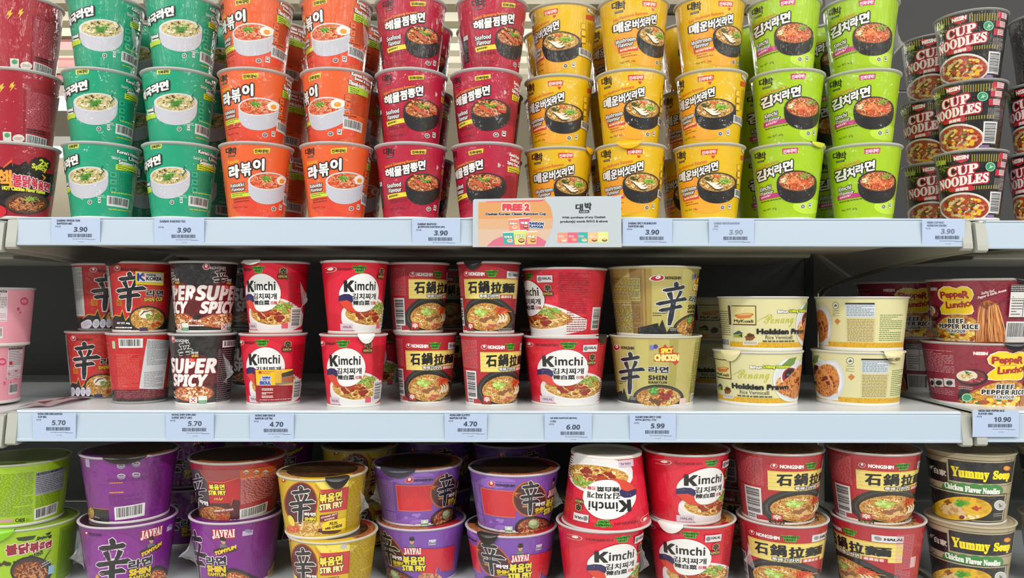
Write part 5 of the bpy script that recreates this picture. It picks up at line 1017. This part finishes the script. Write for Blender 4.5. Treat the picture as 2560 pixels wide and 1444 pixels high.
def film_corner(p, seed, size):
    """loose crimped corner of the shrink film, pointing to -Y from the wall"""
    R = random.Random(seed); R0, R1, H = PR[p][:3]; bm = bmesh.new(); n = 7; G = []
    for i in range(n):
        u = i/(n-1); row = []
        for j in range(n):
            v = j/(n-1)*2-1; r = R0+(R1-R0)*(.5+v*.22)+.0006; out = size*u*(1-abs(v)*.75)
            row.append(bm.verts.new((R.gauss(0, .0012)*u+.004*(u-.5)*v*3, -(r+out)+R.gauss(0, .0006)*u, H*(.5+v*.22*(1-.55*u))-.006*u+R.gauss(0, .0008)*u)))
        G.append(row)
    for i in range(n-1):
        for j in range(n-1): bm.faces.new((G[i][j], G[i][j+1], G[i+1][j+1], G[i+1][j]))
    me = bpy.data.meshes.new('film_corner'); bm.to_mesh(me); bm.free(); me.materials.append(FILMM); return me
FLAPS = {('tom1', 0): (-62, .016), ('tom2', 0): (-58, .020), ('spicy', 0): (66, .014), ('vio1', 1): (-66, .012), ('vio2', 1): (72, .014), ('chs', 1): (78, .012), ('kb1', 0): (70, .012), ('kim1', 1): (72, .010), ('teal1', 2): (75, .010), ('yellow1', 2): (-70, .010), ('lime2', 2): (72, .014), ('orange2', 2): (70, .009), ('cb1', 0): (-66, .012), ('red2', 2): (-72, .010)}
def cup(p, C, psi, label, group, inverted=False, film=1, tab=None, sticker=None, flap=None):
    R0, R1, H = PR[p][:3]; bowl = R1 > .052
    nm = 'noodle_bowl' if bowl else 'noodle_cup'
    key = (p, film)
    r = empty(nm, C)
    if inverted: r.rotation_euler = (0, 0, 0); r.matrix_world = Matrix.Translation((C[0], C[1], C[2]+H)) @ Matrix.Rotation(PI, 4, 'Y') @ Matrix.Rotation(-psi, 4, 'Z')
    else: r.rotation_euler = (0, 0, psi)
    tag(r, label, 'noodle bowl' if bowl else 'noodle cup', group)
    L = {}
    for me, n in zip(meshes(p), ('body', 'rim', 'lid', 'base')):
        o = link(n, me, r); o.pass_index = film if n == 'body' else 0; L[n] = o
    if tab:
        deg, col = tab[:2]
        o = link('pull_tab', tab_mesh(p, col, *tab[2:]), L['lid']); o.rotation_euler = (0, 0, math.radians(deg)-psi); o['label'] = {'#e0dedc': 'white', '#26201e': 'dark', '#d8d0a0': 'cream', '#7ab81e': 'lime', '#e8b010': 'yellow', '#c8cc3a': 'lime', '#1c1a20': 'black', '#3a3a48': 'dark'}.get(col, 'printed')+' pull tab folded over the rim'
        if len(tab) > 4 and tab[4]: pass
    if flap:
        o = link('film_corner', film_corner(p, len(label), flap[1]), r); o.rotation_euler = (0, 0, math.radians(flap[0])-psi); o['label'] = 'loose corner of clear film'
    if sticker:
        A, lab, n = sticker; o = link(n, decal_mesh(n, A, R0, R1, H-.0022, {'tab_lettering': .0056, 'promo_sticker': .0024}.get(n, .0019)), r); o['label'] = lab
    return r
def promo_sticker():
    A = Art(); A.use(place('kim1', 0), 'm2')
    A.rect(170, 890, 412, 1118, '#8e141e'); A.rect(174, 892, 410, 1002, '#e3b81e')
    A.poly([(300, 940), (345, 915), (412, 895), (412, 1000), (300, 1000)], '#8a7a5c'); A.poly([(335, 920), (420, 892), (412, 930), (345, 945)], '#3c3630'); A.poly([(345, 950), (412, 940), (412, 975), (350, 978)], '#a85a3a'); A.poly([(320, 1000), (412, 985), (412, 1002), (320, 1002)], '#c8a878'); A.rect(300, 905, 340, 985, '#d8a83a')
    A.M(200, 900, 295, 925, '#a8301c', 2); A.ell(200, 910, 10, 10, '#b82a20')
    A.T('WIN', 215, 940, 265, 960, '#2a4a9a', b=2.5, o=(4, WH)); A.T('A TRIP TO', 200, 958, 268, 970, '#2a4a9a', b=1, o=(3, WH)); A.T('SEOUL', 200, 974, 270, 996, '#2a4a9a', b=3, o=(4, WH))
    for y in (1022, 1050, 1074): A.M(212, y, 285, y+18, '#e4d8d4', 2, h=.6)
    A.M(200, 1100, 400, 1110, '#e4c8c4', 1)
    return (A, 'yellow and maroon Seoul trip sticker', 'promo_sticker')
def korea_sticker():
    A = Art(); A.use(place('shin2', 1), 'm1')
    A.rect(942, 206, 1130, 300, '#e0c416', sl=-6); A.rect(950, 214, 1122, 280, '#dcdcd8', sl=-6); A.T('K', 956, 222, 1004, 272, '#2a3a8a', b=4); A.poly([(985, 240), (1006, 226), (1002, 246)], '#c8242c'); A.T('MADE IN', 1014, 226, 1075, 240, '#2a2a3a', b=.8, sl=-2); A.T('KOREA', 1014, 246, 1114, 270, '#1c1c20', b=1.8, sl=-3); A.M(970, 284, 1100, 290, '#6a5a0c', 1)
    return (A, 'yellow Made in Korea sticker', 'country_sticker')
def peel_lettering():
    A = Art(); A.use(place('prawn2', 0), 'm5'); A.T('PEEL HERE', 592, 806, 668, 826, '#4a4630', b=1, sl=3)
    return (A, 'PEEL HERE lettering on the tab', 'tab_lettering')
TABS = {('kim2', 0): (32, '#e0dedc', .022, .010), ('prawn1', 0): (-52, '#d8d0a0', .03, .012), ('prawn2', 0): (24, '#d8d0a0', .034, .013), ('clay2', 1): (-28, '#26201e', .026, .010), ('yellow2', 0): (-12, '#e8b010', .03, .007), ('yellow1', 0): (58, '#e8b010', .022, .006), ('kimbig', 0): (54, '#26201e', .02, .009), ('pep1', 1): (10, '#1c1a20', .03, .007), ('pep1', 0): (4, '#1c1a20', .03, .008), ('jjang', 0): (-8, '#7ab81e', .05, .013), ('kb2', 0): (-40, '#e0dedc', .035, .010), ('kim1', 1): (-28, '#e0dedc', .03, .004), ('shin2', 1): (-30, '#26201e', .034, .005), ('tom1', 1): (20, '#26201e', .05, .007), ('chs', 1): (32, '#26201e', .03, .012), ('vio1', 1): (-20, '#3a3a48', .05, .009), ('vio2', 0): (-30, '#26201e', .03, .012), ('lime1', 0): (35, '#c8cc3a', .026, .004)}
TW3, TW2 = ('bottom', 'middle', 'top'), ('lower', 'upper')
for key, s in ST.items():
    n = len(s['cx'])
    for t in range(n):
        p = s['p'][t]; C, R0, R1, H, psi = place(key, t)
        d = s['d'] if isinstance(s['d'], str) else s['d'][t]
        tier = (TW3 if n == 3 else TW2)[t]
        label = f'{d}, {tier} of {s["w"]}' if isinstance(s['d'], str) else f'{d} {s["w"]}'
        film = (2 if t == 2 else 1) if s['sh'] == 'top' else (0 if p in ('prawn', 'kimchi', 'clay', 'pink') else 1)
        stk = promo_sticker() if (key, t) == ('kim1', 0) else korea_sticker() if (key, t) == ('shin2', 1) else peel_lettering() if (key, t) == ('prawn2', 0) else None
        cup(p, C, psi, label, s['g'], inverted=bool(s.get('inv')) and t == n-1, film=film, tab=TABS.get((key, t)), sticker=stk, flap=FLAPS.get((key, t)))
# the rows behind, where gaps show them: (stack in front, rows back spacing, tiers, turn)
BACK = [('teal1', 3), ('teal2', 3), ('orange1', 3), ('orange2', 3), ('red1', 3), ('red2', 3), ('yellow1', 3), ('yellow2', 3), ('yellow3', 3), ('lime1', 3), ('lime2', 3),
        ('spicy', 2), ('kim2', 1), ('clay1', 2), ('kimbig', 2), ('prawn1', 2),
        ('tom1', 2), ('tom2', 2), ('chs', 2), ('vio1', 2), ('vio2', 2), ('kb2', 2), ('cb1', 2)]
BR = random.Random(11)
BN = dict(prawn1='cream vermicelli bowl', kim2='small kimchi cup', kimbig='big kimchi bowl', tom1='purple tom yum bowl', tom2='purple tom yum bowl')
BW = dict(kim2='the kimchi cup with white tab', kimbig='the front-facing big kimchi bowl', tom1='the purple barcode bowl', tom2='the dark red stir fry bowl')
for key, n in BACK:
    s = ST[key]; z = DECK[s['sh']]; C0 = place(key, 0)[0]
    for t in range(n):
        p = s['p'][0]; R0, R1, H, rec = PR[p][:4]
        C = (C0[0]+BR.uniform(-.001, .001), s['Y']+2*R1+{'top': .0075, 'mid': .13, 'bot': .07}[s['sh']]+BR.uniform(0, .004), z); z += H-rec
        d = s['d'] if isinstance(s['d'], str) else s['d'][0]
        col = BN.get(key, d.replace(' in clear film', ''))
        label = f'{col}, {(TW3 if n == 3 else TW2)[t]} of second row behind {BW.get(key, s["w"])}'
        cup(p, C, math.radians(BR.uniform(-25, 45)), label, s['g']+', second row', film=1)
